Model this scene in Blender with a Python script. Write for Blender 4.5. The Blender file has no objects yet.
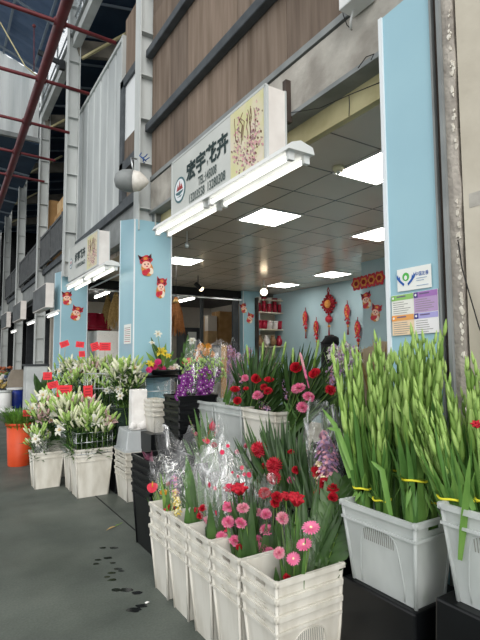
import bpy, math, random
from mathutils import Vector, Matrix, noise
SC = bpy.context.scene
COL = SC.collection
PI = math.pi
V = Vector
rnd = random.Random(7)

# ------------------------------------------------------------ camera model
CAM_H = 1.6
YAW, PITCH, ROLL, FPX = math.radians(32.1), math.radians(4.53), math.radians(0.3), 480.0
_F = V((math.sin(YAW)*math.cos(PITCH), math.cos(YAW)*math.cos(PITCH), math.sin(PITCH)))
_R0 = V((math.cos(YAW), -math.sin(YAW), 0.0))
_U0 = _R0.cross(_F)
_R = _R0*math.cos(ROLL) - _U0*math.sin(ROLL)
_U = _U0*math.cos(ROLL) + _R0*math.sin(ROLL)
CAMP = V((0, 0, CAM_H))

def at(px, py, X=None, Y=None, Z=None):
    """The place in the market that a photograph pixel shows, on a plane of known X, Y or Z."""
    d = _F + _R*((px-240)/FPX) - _U*((py-320)/FPX)
    t = X/d.x if X is not None else (Y/d.y if Y is not None else (Z-CAM_H)/d.z)
    return CAMP + d*t

# ------------------------------------------------------------ materials
def nt(name):
    m = bpy.data.materials.new(name); m.use_nodes = True
    t = m.node_tree
    return m, t, t.nodes['Principled BSDF'], t.nodes['Material Output']

def srgb(c):
    if isinstance(c, str):
        c = [int(c[i:i+2], 16)/255 for i in (0, 2, 4)]
    return tuple((x/12.92 if x <= 0.04045 else ((x+0.055)/1.055)**2.4) for x in c) + (1.0,)

def mat(name, c1, c2=None, scale=8.0, rough=0.6, spec=0.3, metal=0.0, bump=0.0, bscale=None, stretch=(1, 1, 1), detail=4.0, lo=0.35, hi=0.65, transl=0.0, sheen=0.0, coat=0.0):
    m, t, b, out = nt(name)
    N, L = t.nodes, t.links
    b.inputs['Roughness'].default_value = rough
    b.inputs['Metallic'].default_value = metal
    b.inputs['Specular IOR Level'].default_value = spec
    if coat: b.inputs['Coat Weight'].default_value = coat
    col = None
    if c2 is not None or bump:
        tc = N.new('ShaderNodeTexCoord'); mp = N.new('ShaderNodeMapping')
        mp.inputs['Scale'].default_value = stretch
        L.new(tc.outputs['Object'], mp.inputs['Vector'])
    if c2 is not None:
        nz = N.new('ShaderNodeTexNoise'); nz.inputs['Scale'].default_value = scale; nz.inputs['Detail'].default_value = detail
        L.new(mp.outputs[0], nz.inputs['Vector'])
        cr = N.new('ShaderNodeValToRGB')
        cr.color_ramp.elements[0].position = lo; cr.color_ramp.elements[1].position = hi
        cr.color_ramp.elements[0].color = srgb(c1); cr.color_ramp.elements[1].color = srgb(c2)
        L.new(nz.outputs['Fac'], cr.inputs['Fac'])
        col = cr.outputs['Color']
        L.new(col, b.inputs['Base Color'])
    else:
        b.inputs['Base Color'].default_value = srgb(c1)
    if bump:
        nb = N.new('ShaderNodeTexNoise'); nb.inputs['Scale'].default_value = bscale or scale*3; nb.inputs['Detail'].default_value = 5
        L.new(mp.outputs[0], nb.inputs['Vector'])
        bp = N.new('ShaderNodeBump'); bp.inputs['Strength'].default_value = bump; bp.inputs['Distance'].default_value = 0.02
        L.new(nb.outputs['Fac'], bp.inputs['Height']); L.new(bp.outputs[0], b.inputs['Normal'])
    if transl:
        tr = N.new('ShaderNodeBsdfTranslucent'); mx = N.new('ShaderNodeMixShader'); mx.inputs[0].default_value = transl
        if col: L.new(col, tr.inputs['Color'])
        else: tr.inputs['Color'].default_value = srgb(c1)
        L.new(b.outputs[0], mx.inputs[1]); L.new(tr.outputs[0], mx.inputs[2]); L.new(mx.outputs[0], out.inputs['Surface'])
    return m

def emit(name, c, s):
    m, t, b, out = nt(name)
    b.inputs['Base Color'].default_value = srgb(c)
    b.inputs['Emission Color'].default_value = srgb(c); b.inputs['Emission Strength'].default_value = s
    return m

def film(name, white=0.05, gloss=0.10, tint='ffffff', dots=None, crease_glint=0.55):
    """Clear crinkled wrapping film: mostly see-through, glossy, crease highlights painted in as white streaks."""
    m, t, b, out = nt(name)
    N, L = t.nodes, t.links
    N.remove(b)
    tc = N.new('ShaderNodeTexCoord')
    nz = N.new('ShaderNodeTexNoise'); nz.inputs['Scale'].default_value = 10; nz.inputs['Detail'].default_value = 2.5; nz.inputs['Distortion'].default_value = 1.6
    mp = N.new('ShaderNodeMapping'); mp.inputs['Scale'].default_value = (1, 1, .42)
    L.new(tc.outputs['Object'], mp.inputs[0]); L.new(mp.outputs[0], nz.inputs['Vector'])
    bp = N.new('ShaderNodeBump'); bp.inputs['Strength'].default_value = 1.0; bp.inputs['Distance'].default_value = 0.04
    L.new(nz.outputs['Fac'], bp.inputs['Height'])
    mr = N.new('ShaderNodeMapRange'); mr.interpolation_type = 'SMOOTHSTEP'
    mr.inputs[1].default_value = .56; mr.inputs[2].default_value = .72; mr.inputs[3].default_value = 0; mr.inputs[4].default_value = crease_glint
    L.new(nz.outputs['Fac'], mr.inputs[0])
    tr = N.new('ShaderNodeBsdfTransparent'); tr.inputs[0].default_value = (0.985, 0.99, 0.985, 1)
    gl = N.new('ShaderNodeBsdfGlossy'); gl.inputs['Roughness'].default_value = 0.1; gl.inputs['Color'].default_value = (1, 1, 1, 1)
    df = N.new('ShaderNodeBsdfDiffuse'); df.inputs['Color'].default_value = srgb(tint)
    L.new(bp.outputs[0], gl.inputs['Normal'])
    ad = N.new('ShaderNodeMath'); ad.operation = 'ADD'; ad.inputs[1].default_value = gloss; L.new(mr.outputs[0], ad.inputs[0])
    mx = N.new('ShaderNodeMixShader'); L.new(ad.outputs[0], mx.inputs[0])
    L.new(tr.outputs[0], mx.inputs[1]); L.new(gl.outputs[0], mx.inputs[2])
    mw = N.new('ShaderNodeMixShader'); mm = N.new('ShaderNodeMath'); mm.operation = 'MULTIPLY_ADD'; mm.inputs[1].default_value = .55; mm.inputs[2].default_value = white  # whitens the noise streaks, so crinkle highlights sit in the colour
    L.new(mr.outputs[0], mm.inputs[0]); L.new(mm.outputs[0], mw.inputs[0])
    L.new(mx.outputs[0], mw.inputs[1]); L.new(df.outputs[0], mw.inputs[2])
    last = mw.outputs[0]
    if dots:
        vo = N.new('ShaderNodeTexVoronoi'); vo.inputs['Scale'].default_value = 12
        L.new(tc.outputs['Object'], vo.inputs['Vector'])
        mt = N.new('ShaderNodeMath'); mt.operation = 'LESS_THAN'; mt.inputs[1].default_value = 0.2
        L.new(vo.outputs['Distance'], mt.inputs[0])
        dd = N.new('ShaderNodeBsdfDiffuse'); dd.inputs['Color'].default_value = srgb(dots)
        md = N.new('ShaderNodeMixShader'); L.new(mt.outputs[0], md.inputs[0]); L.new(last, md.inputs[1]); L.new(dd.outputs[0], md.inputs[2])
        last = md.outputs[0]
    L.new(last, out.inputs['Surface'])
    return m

def milky(name, c1, c2, see=0.15):
    m = mat(name, c1, c2, scale=5, rough=0.4, spec=0.4, transl=0.35, stretch=(1, 1, .5))
    t = m.node_tree; N, L = t.nodes, t.links
    out = N['Material Output']; src = out.inputs['Surface'].links[0].from_socket
    tr = N.new('ShaderNodeBsdfTransparent'); mx = N.new('ShaderNodeMixShader'); mx.inputs[0].default_value = see
    L.new(src, mx.inputs[1]); L.new(tr.outputs[0], mx.inputs[2]); L.new(mx.outputs[0], out.inputs['Surface'])
    return m

# ------------------------------------------------------------ mesh builder
class MB:
    def __init__(s):
        s.v = []; s.f = []; s.mi = []; s.mats = []; s.sm = []
    def m(s, material):
        if material not in s.mats: s.mats.append(material)
        return s.mats.index(material)
    def add(s, vs, fs, material, smooth=False):
        k = len(s.v); i = s.m(material)
        s.v.extend([V(p) for p in vs])
        for f in fs:
            s.f.append([k+a for a in f]); s.mi.append(i); s.sm.append(smooth)
    def box(s, a, b, material):
        x0, y0, z0 = a; x1, y1, z1 = b
        s.add([(x0, y0, z0), (x1, y0, z0), (x1, y1, z0), (x0, y1, z0), (x0, y0, z1), (x1, y0, z1), (x1, y1, z1), (x0, y1, z1)],
              [(3, 2, 1, 0), (4, 5, 6, 7), (0, 1, 5, 4), (1, 2, 6, 5), (2, 3, 7, 6), (3, 0, 4, 7)], material)
    def obox(s, c, ax, ay, az, material):
        c = V(c); ax = V(ax); ay = V(ay); az = V(az)
        vs = [c+ax*i+ay*j+az*k for k in (-1, 1) for i, j in ((-1, -1), (1, -1), (1, 1), (-1, 1))]
        s.add(vs, [(3, 2, 1, 0), (4, 5, 6, 7), (0, 1, 5, 4), (1, 2, 6, 5), (2, 3, 7, 6), (3, 0, 4, 7)], material)
    def bar(s, a, b, w, h, material, up=(0, 0, 1)):
        a = V(a); b = V(b); d = (b-a).normalized(); u = V(up)
        if abs(d.dot(u)) > .98: u = V((1, 0, 0))
        sd = d.cross(u).normalized(); u = sd.cross(d)
        s.obox((a+b)/2, (b-a)/2, sd*w/2, u*h/2, material)
    def tube(s, pts, r, material, n=6, r1=None, caps=True):
        pts = [V(p) for p in pts]; m = len(pts)
        vs = []; fs = []
        prev = None
        for i, p in enumerate(pts):
            d = (pts[min(i+1, m-1)] - pts[max(i-1, 0)]).normalized()
            if prev is None:
                u = V((0, 0, 1)) if abs(d.z) < .9 else V((1, 0, 0))
            else: u = prev
            a = d.cross(u)
            if a.length < 1e-5: a = d.cross(V((0, 1, 0)))
            a.normalize(); b = a.cross(d); prev = b
            rr = r if r1 is None else r+(r1-r)*i/(m-1)
            if callable(r): rr = r(i/(m-1))
            for k in range(n):
                t = 2*PI*k/n
                vs.append(p + a*(rr*math.cos(t)) + b*(rr*math.sin(t)))
        for i in range(m-1):
            for k in range(n):
                fs.append((i*n+k, i*n+(k+1) % n, (i+1)*n+(k+1) % n, (i+1)*n+k))
        if caps:
            fs.append(tuple(range(n))[::-1]); fs.append(tuple(range((m-1)*n, m*n)))
        s.add(vs, fs, material, True)
    def lathe(s, prof, c, material, n=16, axis=(0, 0, 1), caps=True, smooth=True, wob=0.0):
        c = V(c); ax = V(axis).normalized()
        u = V((1, 0, 0)) if abs(ax.x) < .9 else V((0, 1, 0))
        a = ax.cross(u).normalized(); b = ax.cross(a)
        vs = []; fs = []
        for r, z in prof:
            for k in range(n):
                t = 2*PI*k/n
                q = r*(1+wob*math.sin(3*t+z*20))
                vs.append(c + ax*z + a*(q*math.cos(t)) + b*(q*math.sin(t)))
        for i in range(len(prof)-1):
            for k in range(n):
                fs.append((i*n+k, i*n+(k+1) % n, (i+1)*n+(k+1) % n, (i+1)*n+k))
        if caps:
            fs.append(tuple(range(n))[::-1]); fs.append(tuple(range((len(prof)-1)*n, len(prof)*n)))
        s.add(vs, fs, material, smooth)
    def blade(s, pts, widths, normal, material, fold=0.25):
        """a leaf: a strip along pts with half-widths, folded a little along its midrib"""
        pts = [V(p) for p in pts]; m = len(pts); nrm = V(normal)
        vs = []; fs = []
        for i, p in enumerate(pts):
            d = (pts[min(i+1, m-1)]-pts[max(i-1, 0)]).normalized()
            sd = d.cross(nrm)
            if sd.length < 1e-4: sd = d.cross(V((1, 0, 0)))
            sd.normalize(); up = sd.cross(d)
            w = widths[i]
            vs += [p-sd*w+up*(w*fold), p, p+sd*w+up*(w*fold)]
        for i in range(m-1):
            k = i*3
            fs += [(k, k+1, k+4, k+3), (k+1, k+2, k+5, k+4)]
        s.add(vs, fs, material, True)
    def ball(s, c, r, material, n=10, rings=6, sc=(1, 1, 1), jit=0.0, seed=0.0):
        c = V(c); vs = []; fs = []
        for i in range(rings+1):
            ph = PI*i/rings
            for k in range(n):
                t = 2*PI*k/n
                p = V((math.sin(ph)*math.cos(t), math.sin(ph)*math.sin(t), math.cos(ph)))
                q = r*(1+jit*noise.noise(p*2.3+V((seed, seed*1.7, 0))))
                vs.append(c+V((p.x*q*sc[0], p.y*q*sc[1], p.z*q*sc[2])))
        for i in range(rings):
            for k in range(n):
                fs.append((i*n+k, (i+1)*n+k, (i+1)*n+(k+1) % n, i*n+(k+1) % n))
        s.add(vs, fs, material, True)
    def poly(s, outline, o, u, w, thick, material, nrm=None):
        """flat cut-out of the given 2-D outline with real thickness"""
        o = V(o); u = V(u); w = V(w); nn = V(nrm) if nrm else u.cross(w).normalized()
        n = len(outline)
        vs = [o+u*x+w*y for x, y in outline] + [o+u*x+w*y+nn*thick for x, y in outline]
        fs = [tuple(range(n))[::-1], tuple(range(n, 2*n))]
        fs += [(i, (i+1) % n, n+(i+1) % n, n+i) for i in range(n)]
        s.add(vs, fs, material)
    def merge(s, other, M=None):
        for mi_, mt in enumerate(other.mats): s.m(mt)
        k = len(s.v)
        s.v.extend([(M @ p) if M else p.copy() for p in other.v])
        for f, i, q in zip(other.f, other.mi, other.sm):
            s.f.append([k+a for a in f]); s.mi.append(s.m(other.mats[i])); s.sm.append(q)
    def mesh(s, name, org=V((0, 0, 0))):
        me = bpy.data.meshes.new(name)
        me.from_pydata([tuple(p-org) for p in s.v], [], s.f)
        for mt in s.mats: me.materials.append(mt)
        me.polygons.foreach_set('material_index', s.mi)
        me.polygons.foreach_set('use_smooth', s.sm)
        me.update()
        return me

WORLD = {}
def link(name, data, parent=None, origin=V((0, 0, 0))):
    o = bpy.data.objects.new(name, data); COL.objects.link(o)
    base = WORLD[parent.name] if parent else V((0, 0, 0))
    o.location = V(origin)-base
    if parent: o.parent = parent
    WORLD[o.name] = V(origin)
    return o

def obj(name, mb, parent=None, origin=None, bevel=0.0, label=None):
    """links a builder (in world coordinates) as ONE mesh object"""
    if origin is None: origin = WORLD[parent.name] if parent else V((0, 0, 0))
    o = link(name, mb.mesh(name, V(origin)), parent, origin)
    if bevel:
        b = o.modifiers.new('bevel', 'BEVEL'); b.width = bevel; b.segments = 2; b.limit_method = 'ANGLE'; b.angle_limit = math.radians(40)
    if label: o['label'] = label
    return o

def thing(name, label, cat, loc, group=None):
    o = link(name, None, None, V(loc)); o.empty_display_size = .05
    o['label'] = label; o['category'] = cat
    if group: o['group'] = group
    return o

def tag(o, label, cat, group=None, kind=None):
    o['label'] = label; o['category'] = cat
    if group: o['group'] = group
    if kind: o['kind'] = kind
    return o

def struct(name, mb, bevel=0.0, label=None, parent=None):
    o = obj(name, mb, parent, bevel=bevel)
    if not parent: o['kind'] = 'structure'
    if label: o['label'] = label
    return o

def part_copy(src_mesh, name, parent, loc, rot=None, scale=1.0):
    o = bpy.data.objects.new(name, src_mesh); COL.objects.link(o); o.parent = parent
    base = WORLD[parent.name]
    o.location = V(loc)-base
    if rot is not None: o.rotation_mode = 'QUATERNION'; o.rotation_quaternion = rot
    o.scale = (scale,)*3
    WORLD[o.name] = V(loc)
    return o

def text_into(mb, s, size, o, u, w, material, depth=0.002, offset=0.0, sx=1.0, align='LEFT'):
    cu = bpy.data.curves.new('lettering', 'FONT'); cu.body = s; cu.size = size; cu.offset = offset; cu.align_x = align
    cu.extrude = depth; cu.resolution_u = 2
    to = bpy.data.objects.new('lettering', cu); COL.objects.link(to)
    bpy.context.view_layer.update()
    dg = bpy.context.evaluated_depsgraph_get()
    me = bpy.data.meshes.new_from_object(to.evaluated_get(dg))
    u = V(u).normalized(); w = V(w).normalized(); n = u.cross(w); o = V(o)
    mb.add([o+u*(p.co.x*sx)+w*p.co.y+n*p.co.z for p in me.vertices], [tuple(p.vertices) for p in me.polygons], material)
    bpy.data.objects.remove(to); bpy.data.curves.remove(cu); bpy.data.meshes.remove(me)

def rot_to(d, spin=0.0):
    q = V((0, 0, 1)).rotation_difference(V(d).normalized())
    return q @ Matrix.Rotation(spin, 4, 'Z').to_quaternion()

ORD = ['first', 'second', 'third', 'fourth', 'fifth', 'sixth', 'seventh', 'eighth', 'ninth', 'tenth', 'eleventh', 'twelfth']

# ------------------------------------------------------------ palette
def floor_mat():
    m = mat('market_floor', '4b514b', '60665f', scale=1.6, rough=0.55, spec=0.35, bump=0.12, bscale=60, detail=9)
    t = m.node_tree; N, L = t.nodes, t.links; b = N['Principled BSDF']
    src = b.inputs['Base Color'].links[0].from_socket
    tc = N.new('ShaderNodeTexCoord')
    n2 = N.new('ShaderNodeTexNoise'); n2.inputs['Scale'].default_value = 70; n2.inputs['Detail'].default_value = 3
    L.new(tc.outputs['Object'], n2.inputs['Vector'])
    mx = N.new('ShaderNodeMix'); mx.data_type = 'RGBA'; mx.blend_type = 'OVERLAY'; mx.inputs[0].default_value = .35
    L.new(src, mx.inputs[6]); L.new(n2.outputs['Fac'], mx.inputs[7]); L.new(mx.outputs[2], b.inputs['Base Color'])
    n3 = N.new('ShaderNodeTexNoise'); n3.inputs['Scale'].default_value = .9; n3.inputs['Detail'].default_value = 6
    L.new(tc.outputs['Object'], n3.inputs['Vector'])
    mr = N.new('ShaderNodeMapRange'); mr.inputs[1].default_value = .35; mr.inputs[2].default_value = .65; mr.inputs[3].default_value = .42; mr.inputs[4].default_value = .75
    L.new(n3.outputs['Fac'], mr.inputs[0]); L.new(mr.outputs[0], b.inputs['Roughness'])
    return m
M_FLOOR = floor_mat()
M_WET = mat('wet_patch', '1a1d1d', rough=.12, spec=.5)
M_BLUE = mat('pale_blue_paint', '9bc2ce', '93bac8', scale=1.2, rough=.35, spec=.4, bump=.03, bscale=3)
M_BLUE2 = mat('pale_blue_wall', 'a9c3cb', '9fbac3', scale=1.0, rough=.5)
M_WHITE = mat('white_paint', 'e3e4e2', 'd2d4d2', scale=3, rough=.5)
M_TRIM = mat('white_trim', 'dfe5e8', rough=.4)
M_STEEL = mat('painted_steel', 'c6cac8', 'b0b4b2', scale=3, rough=.5, stretch=(1, 1, .3))
M_STEEL2 = mat('grey_steel', '8d9190', '777b7b', scale=4, rough=.5)
M_BATTEN = mat('slate_batten', '51565a', '42474b', scale=6, rough=.65)
M_RED = mat('maroon_pipe', '6a2b30', '522227', scale=5, rough=.45)
M_NAVY = mat('navy_sheet', '34475c', '28394d', scale=2, rough=.5)
M_NAVY2 = mat('blue_grey_sheet', '71839a', '5c6f86', scale=2, rough=.5, transl=.45)
M_LINE = mat('dull_grey_purlin', '7f8a94', rough=.6)
M_RAFT = mat('dusty_rafter', '8a8478', '6f6a60', scale=3, rough=.7)
M_CONC = mat('grey_concrete', 'b9b5ac', '918c84', scale=3.5, rough=.9, bump=.3, bscale=22, detail=8)
M_CONC2 = mat('warm_concrete', 'cfc8b8', 'b8b0a0', scale=1.8, rough=.9, bump=.15, bscale=18, detail=8)
M_STONE = mat('rough_grey_plaster', 'b5aea4', '958e86', scale=9, rough=.95, bump=.5, bscale=40, detail=8)
M_CHIP = mat('white_plaster_chip', 'e4dfd4', 'c9c2b5', scale=20, rough=.9)
M_CREAM = mat('cream_board', 'd0c79c', 'b5ab80', scale=4, rough=.7)
M_DARK = mat('dark_gap', '1c1d1e', rough=.8)
M_CHAR = mat('charcoal_metal', '3c3f42', '313437', scale=5, rough=.5)
M_BROWN = mat('brown_post', '4a3f38', '3a312c', scale=6, rough=.6)
M_CHROME = mat('bright_metal', 'c8cccd', rough=.3, metal=.9)
M_CARD = mat('cardboard', 'b08a5c', '9a764a', scale=4, rough=.8)
M_CARD2 = mat('pale_cardboard', 'c9ab80', 'b2936a', scale=4, rough=.8)
M_LAMP = emit('panel_light', 'fffaf2', 15.0)
M_TUBE = emit('tube_light', 'fffdf6', 1.9)
M_BULB = emit('warm_bulb', 'ffe9c4', 6.0)
M_BLACK = mat('black_plastic', '0f1113', '0a0b0d', scale=6, rough=.33, spec=.3)
M_BLACKC = mat('black_cloth', '0d0d0f', rough=.9)
M_CABLE = mat('black_cable', '1d1d1d', rough=.6)

def wood_mat(name, a, b):
    return mat(name, a, b, scale=3.0, rough=.75, spec=.2, stretch=(5, 5, .35), detail=8, lo=.3, hi=.7)
WOODS = [wood_mat('plywood_a', '86776a', '67594d'), wood_mat('plywood_b', '7b6d61', '5e5147'), wood_mat('plywood_c', '918072', '736456')]

# ------------------------------------------------------------ ground
b = MB(); b.box((-14, -8, -.2), (16, 60, 0), M_FLOOR); struct('floor', b)
b = MB()
seam = [at(113, 496, Z=0), at(131, 510, Z=0)]
b.bar(V((1.62, 5.9, .001)), V((1.62, 1.2, .001)), .012, .004, M_DARK)
struct('trim_1', b)
# damp spots scattered on the floor, each with its own outline
wets = [(103, 548), (96, 564), (108, 558), (113, 563), (118, 569), (112, 573), (107, 577), (112, 580), (116, 590), (126, 590), (137, 593), (142, 606), (134, 610), (114, 548), (121, 571), (98, 560)]
for i, (x, y) in enumerate(wets):
    p = at(x, y, Z=0); r = rnd.uniform(.012, .022)*(1.8 if y > 588 else 1.1)
    out = []
    for k in range(14):
        t = 2*PI*k/14
        q = r*(1+.4*noise.noise(V((math.cos(t)*1.3+i*3, math.sin(t)*1.3, i))))
        out.append((math.cos(t)*q*1.7, math.sin(t)*q))
    mb = MB(); mb.poly(out, p+V((0, 0, .0005)), V((_R0.x, _R0.y, 0)).normalized(), V((_F.x, _F.y, 0)).normalized(), .001, M_WET)
    o = obj('wet_spot', mb, origin=p)
    tag(o, 'small dark damp spot on the grey floor among the scatter of drips', 'water spot', 'damp spots on the floor')

# ------------------------------------------------------------ steel columns of the arcade
def ibeam(mb, x0, x1, y, z0, z1, d, material):
    tw = .016
    mb.box((x0, y, z0), (x0+tw, y+d, z1), material); mb.box((x1-tw, y, z0), (x1, y+d, z1), material)
    mb.box((x0+tw, y+d/2-tw/2, z0), (x1-tw, y+d/2+tw/2, z1), material)
    z = z0+.3
    while z < z1:
        mb.box((x0+tw, y+.01, z), (x1-tw, y+d/2-tw/2, z+.012), material); z += .62
for i, (x0, y) in enumerate([(2.175, 5.98), (2.11, 10.15), (2.19, 13.9), (2.17, 17.9), (2.17, 22), (2.17, 26)]):
    mb = MB(); ibeam(mb, x0, x0+.25, y, 0 if i > 1 else 3.3, 9.5, .2, M_STEEL)
    o = struct('column', mb)
M_PLN = mat('dim_beige_plinth', '9a9082', '82796c', scale=2, rough=.9)
# plinths of the farther columns
for i, y in enumerate([13.85, 17.85, 21.95, 25.95]):
    mb = MB(); mb.box((2.02, y-.12, 0), (2.56, y+.34, .95), M_PLN)
    vs = [(2.02, y-.12, .95), (2.56, y-.12, .95), (2.56, y+.34, .95), (2.02, y+.34, .95), (2.13, y-.03, 1.25), (2.45, y-.03, 1.25), (2.45, y+.24, 1.25), (2.13, y+.24, 1.25)]
    mb.add(vs, [(0, 1, 5, 4), (1, 2, 6, 5), (2, 3, 7, 6), (3, 0, 4, 7), (4, 5, 6, 7)], M_PLN)
    struct('column_plinth', mb)

# ------------------------------------------------------------ blue shop pillars
def blue_pillar(x0, x1, y0, y1, z0, z1):
    mb = MB()
    vs = [(x0, y0, 0), (x1, y0, 0), (x1, y1, 0), (x0, y1, 0), (x0, y0, z0), (x1, y0, z0), (x1, y1, z0), (x0, y1, z1)]
    mb.add(vs, [(3, 2, 1, 0), (4, 5, 6, 7), (0, 1, 5, 4), (1, 2, 6, 5), (2, 3, 7, 6), (3, 0, 4, 7)], M_BLUE)
    for x, y in ((x0-.004, y0-.004), (x1-.012, y0-.006)):
        mb.box((x, y, 0), (x+.016, y+.016, z0), M_TRIM)
    mb.box((x0-.006, y1-.012, 0), (x0+.01, y1+.004, z1), M_TRIM)
    return mb
struct('pillar', blue_pillar(2.13, 2.66, 6.0, 6.58, 3.44, 3.56), label='pale blue pillar with two festive stickers beside the open shop')
struct('pillar', blue_pillar(2.13, 2.68, 10.45, 11.1, 3.44, 3.5), label='pale blue pillar with two stickers at the second shop')
struct('pillar', blue_pillar(6.75, 7.28, 10.6, 10.78, 3.37, 3.37), label='slim pale blue pillar between shelf and stockroom opening')
# right pier: blue sheet facing the lane, steel edge, rough plaster strip, concrete column
mb = MB(); mb.box((2.15, 1.506, 0), (2.6, 1.84, 3.5), M_BLUE)
mb.add([(2.15, 1.84, 3.5), (2.6, 1.84, 3.5), (2.6, 1.506, 3.5), (2.15, 1.506, 3.5), (2.15, 1.506, 3.62), (2.6, 1.506, 3.62), (2.15, 1.84, 3.6), (2.6, 1.84, 3.6)],
       [(0, 1, 7, 6), (6, 7, 5, 4), (3, 4, 5, 2), (0, 6, 4, 3), (1, 2, 5, 7)], M_BLUE)
mb.box((2.138, 1.825, 0), (2.158, 1.85, 3.6), M_TRIM); struct('pillar', mb, label='pale blue pier sheet carrying the two notices')
mb = MB(); mb.box((2.135, 1.494, 0), (2.3, 1.506, 4.2), M_STEEL2); mb.box((2.16, 1.455, 0), (2.3, 1.494, 4.2), M_BROWN); mb.box((2.12, 1.435, 0), (2.3, 1.455, 4.2), M_STEEL2)
struct('trim_2', mb)
# rough plaster strip with a ragged edge of white chips
mb = MB(); n = 60; vs = []; fs = []
for i in range(n+1):
    z = 4.2*i/n
    e = 1.375+.012*noise.noise(V((0, 0, z*6)))
    vs += [(2.14, 1.436, z), (2.135, (1.436+e)/2, z), (2.14, e, z), (2.3, e, z), (2.3, 1.436, z)]
for i in range(n):
    for k in range(4): fs.append((i*5+k, i*5+k+1, i*5+k+6, i*5+k+5))
mb.add(vs, fs, M_STONE)
for i in range(150):
    z = 1.2+2.9*rnd.random()
    if noise.noise(V((2, 0, z*3))) < -.12: continue
    y = 1.386+.010*noise.noise(V((0, 0, z*6)))+rnd.uniform(-.007, .007); r = rnd.uniform(.005, .014)
    a0 = rnd.random()*6; k = rnd.choice((3, 4, 5))
    mb.poly([(r*rnd.uniform(.5, 1.1)*math.cos(a0+2*PI*q/k), 1.5*r*rnd.uniform(.5, 1.1)*math.sin(a0+2*PI*q/k)) for q in range(k)], (2.137, y, z), (0, -1, 0), (0, 0, 1), rnd.uniform(.002, .009), M_CHIP)
struct('wall_plaster_strip', mb)
mb = MB(); mb.box((2.145, .1, 0), (2.6, 1.36, 4.3), M_CONC2)
for y, z, w, h in ((1.33, 2.35, .10, .07), (1.30, 1.72, .12, .05), (1.24, 2.9, .07, .05)):
    mb.box((2.1435, y-w, z-h/2), (2.146, y, z+h/2), M_CONC)
struct('wall_concrete_column', mb)
mb = MB(); mb.box((2.2, -5, 0), (2.7, .1, 6), M_CONC2); struct('wall_near_shield', mb)  # unseen wall added beyond the column to shield light from the right
pts = [at(458, 240, X=2.135), at(462, 268, X=2.12), at(470, 296, X=2.125), at(479, 327, X=2.13), at(492, 360, X=2.13)]
mb = MB(); mb.tube(pts, .0035, M_CABLE, 6)
tag(obj('cable', mb, origin=pts[0]), 'thin dark cable hanging loosely on the concrete column', 'cable')

# ------------------------------------------------------------ shopfront head: fascia, soffit, cream board
mb = MB(); mb.box((2.35, 1.2, 3.585), (2.75, 6.0, 3.97), M_CONC); mb.box((2.335, 1.2, 3.985), (2.75, 6.0, 4.04), M_STEEL2); struct('beam', mb)
mb = MB(); mb.box((2.35, 1.4, 3.55), (2.52, 6.2, 3.586), M_STEEL2); struct('trim_3', mb)
mb = MB(); mb.box((2.5, 1.4, 3.372), (2.62, 6.2, 3.552), M_CREAM); struct('trim_4', mb)
mb = MB(); mb.box((2.4, 6.0, 3.45), (2.75, 30, 3.97), M_STEEL2); mb.box((2.34, 6.3, 3.9), (2.75, 30, 4.04), M_BATTEN); struct('beam', mb)
p = at(288, 80, X=2.33)
mb = MB(); mb.box((2.30, p.y-.01, 3.5), (2.36, p.y+.035, 3.85), M_BROWN)
struct('trim_5', mb)
# slack wires strung over the fascia and the light lead above
for k, (pts, lab) in enumerate([
    ([at(290, 113, X=2.3), at(320, 108, X=2.3), at(349, 95, X=2.3), at(381, 82, X=2.3)], 'thin black wire sagging below the concrete fascia'),
    ([at(349, 95, X=2.3), at(349.5, 104, X=2.3), at(349, 116, X=2.3)], 'short wire end hanging down over the cream board'),
    ([at(358, 68, X=2.33), at(366, 57, X=2.32), at(374, 54, X=2.32), at(371, 60, X=2.33)], 'loop of thin wire against the concrete fascia'),
    ([at(345, 0, X=2.3), at(343, 14, X=2.3), at(347, 25, X=2.32), at(352, 30, X=2.33)], 'thin lead dangling from the white box above the fascia')]):
    mb = MB(); mb.tube(pts, .0035, M_CABLE, 5); tag(obj('wire', mb, origin=pts[0]), lab, 'wire')
p = at(358, 2, X=2.28)
t = thing('junction_box', 'white box fixed above the fascia at the top edge', 'electrical box', p)
mb = MB(); mb.box((2.2, p.y-.1, p.z-.03), (2.34, p.y+.1, p.z+.12), M_WHITE); obj('housing', mb, t, bevel=.008)
mb = MB(); mb.tube([p+V((0, .04, -.02)), p+V((0, .07, -.09)), p+V((.03, .1, -.12))], .008, M_WHITE); obj('cable_gland', mb, t)

# ------------------------------------------------------------ plywood hoarding above the shop, with battens
mb = MB(); y = 6.0; i = 0
for w in (.62, .5, 1.1, .78, .62, 1.22, 1.2):
    mb.box((2.36, y-w+.006, 4.03), (2.40, y, 6.35), WOODS[i % 3]); mb.box((2.362, y-w+.006, 6.356), (2.402, y, 8.2), WOODS[(i+1) % 3]); y -= w; i += 1
mb.box((2.41, -.2, 4.0), (2.46, 6.0, 8.2), M_DARK)
struct('wall_upper', mb)
for z in (4.72, 5.78, 6.85):
    mb = MB(); mb.box((2.265, -.2, z-.055), (2.36, 6.02, z+.055), M_BATTEN); struct('wall_upper_batten', mb, bevel=.012)
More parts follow.
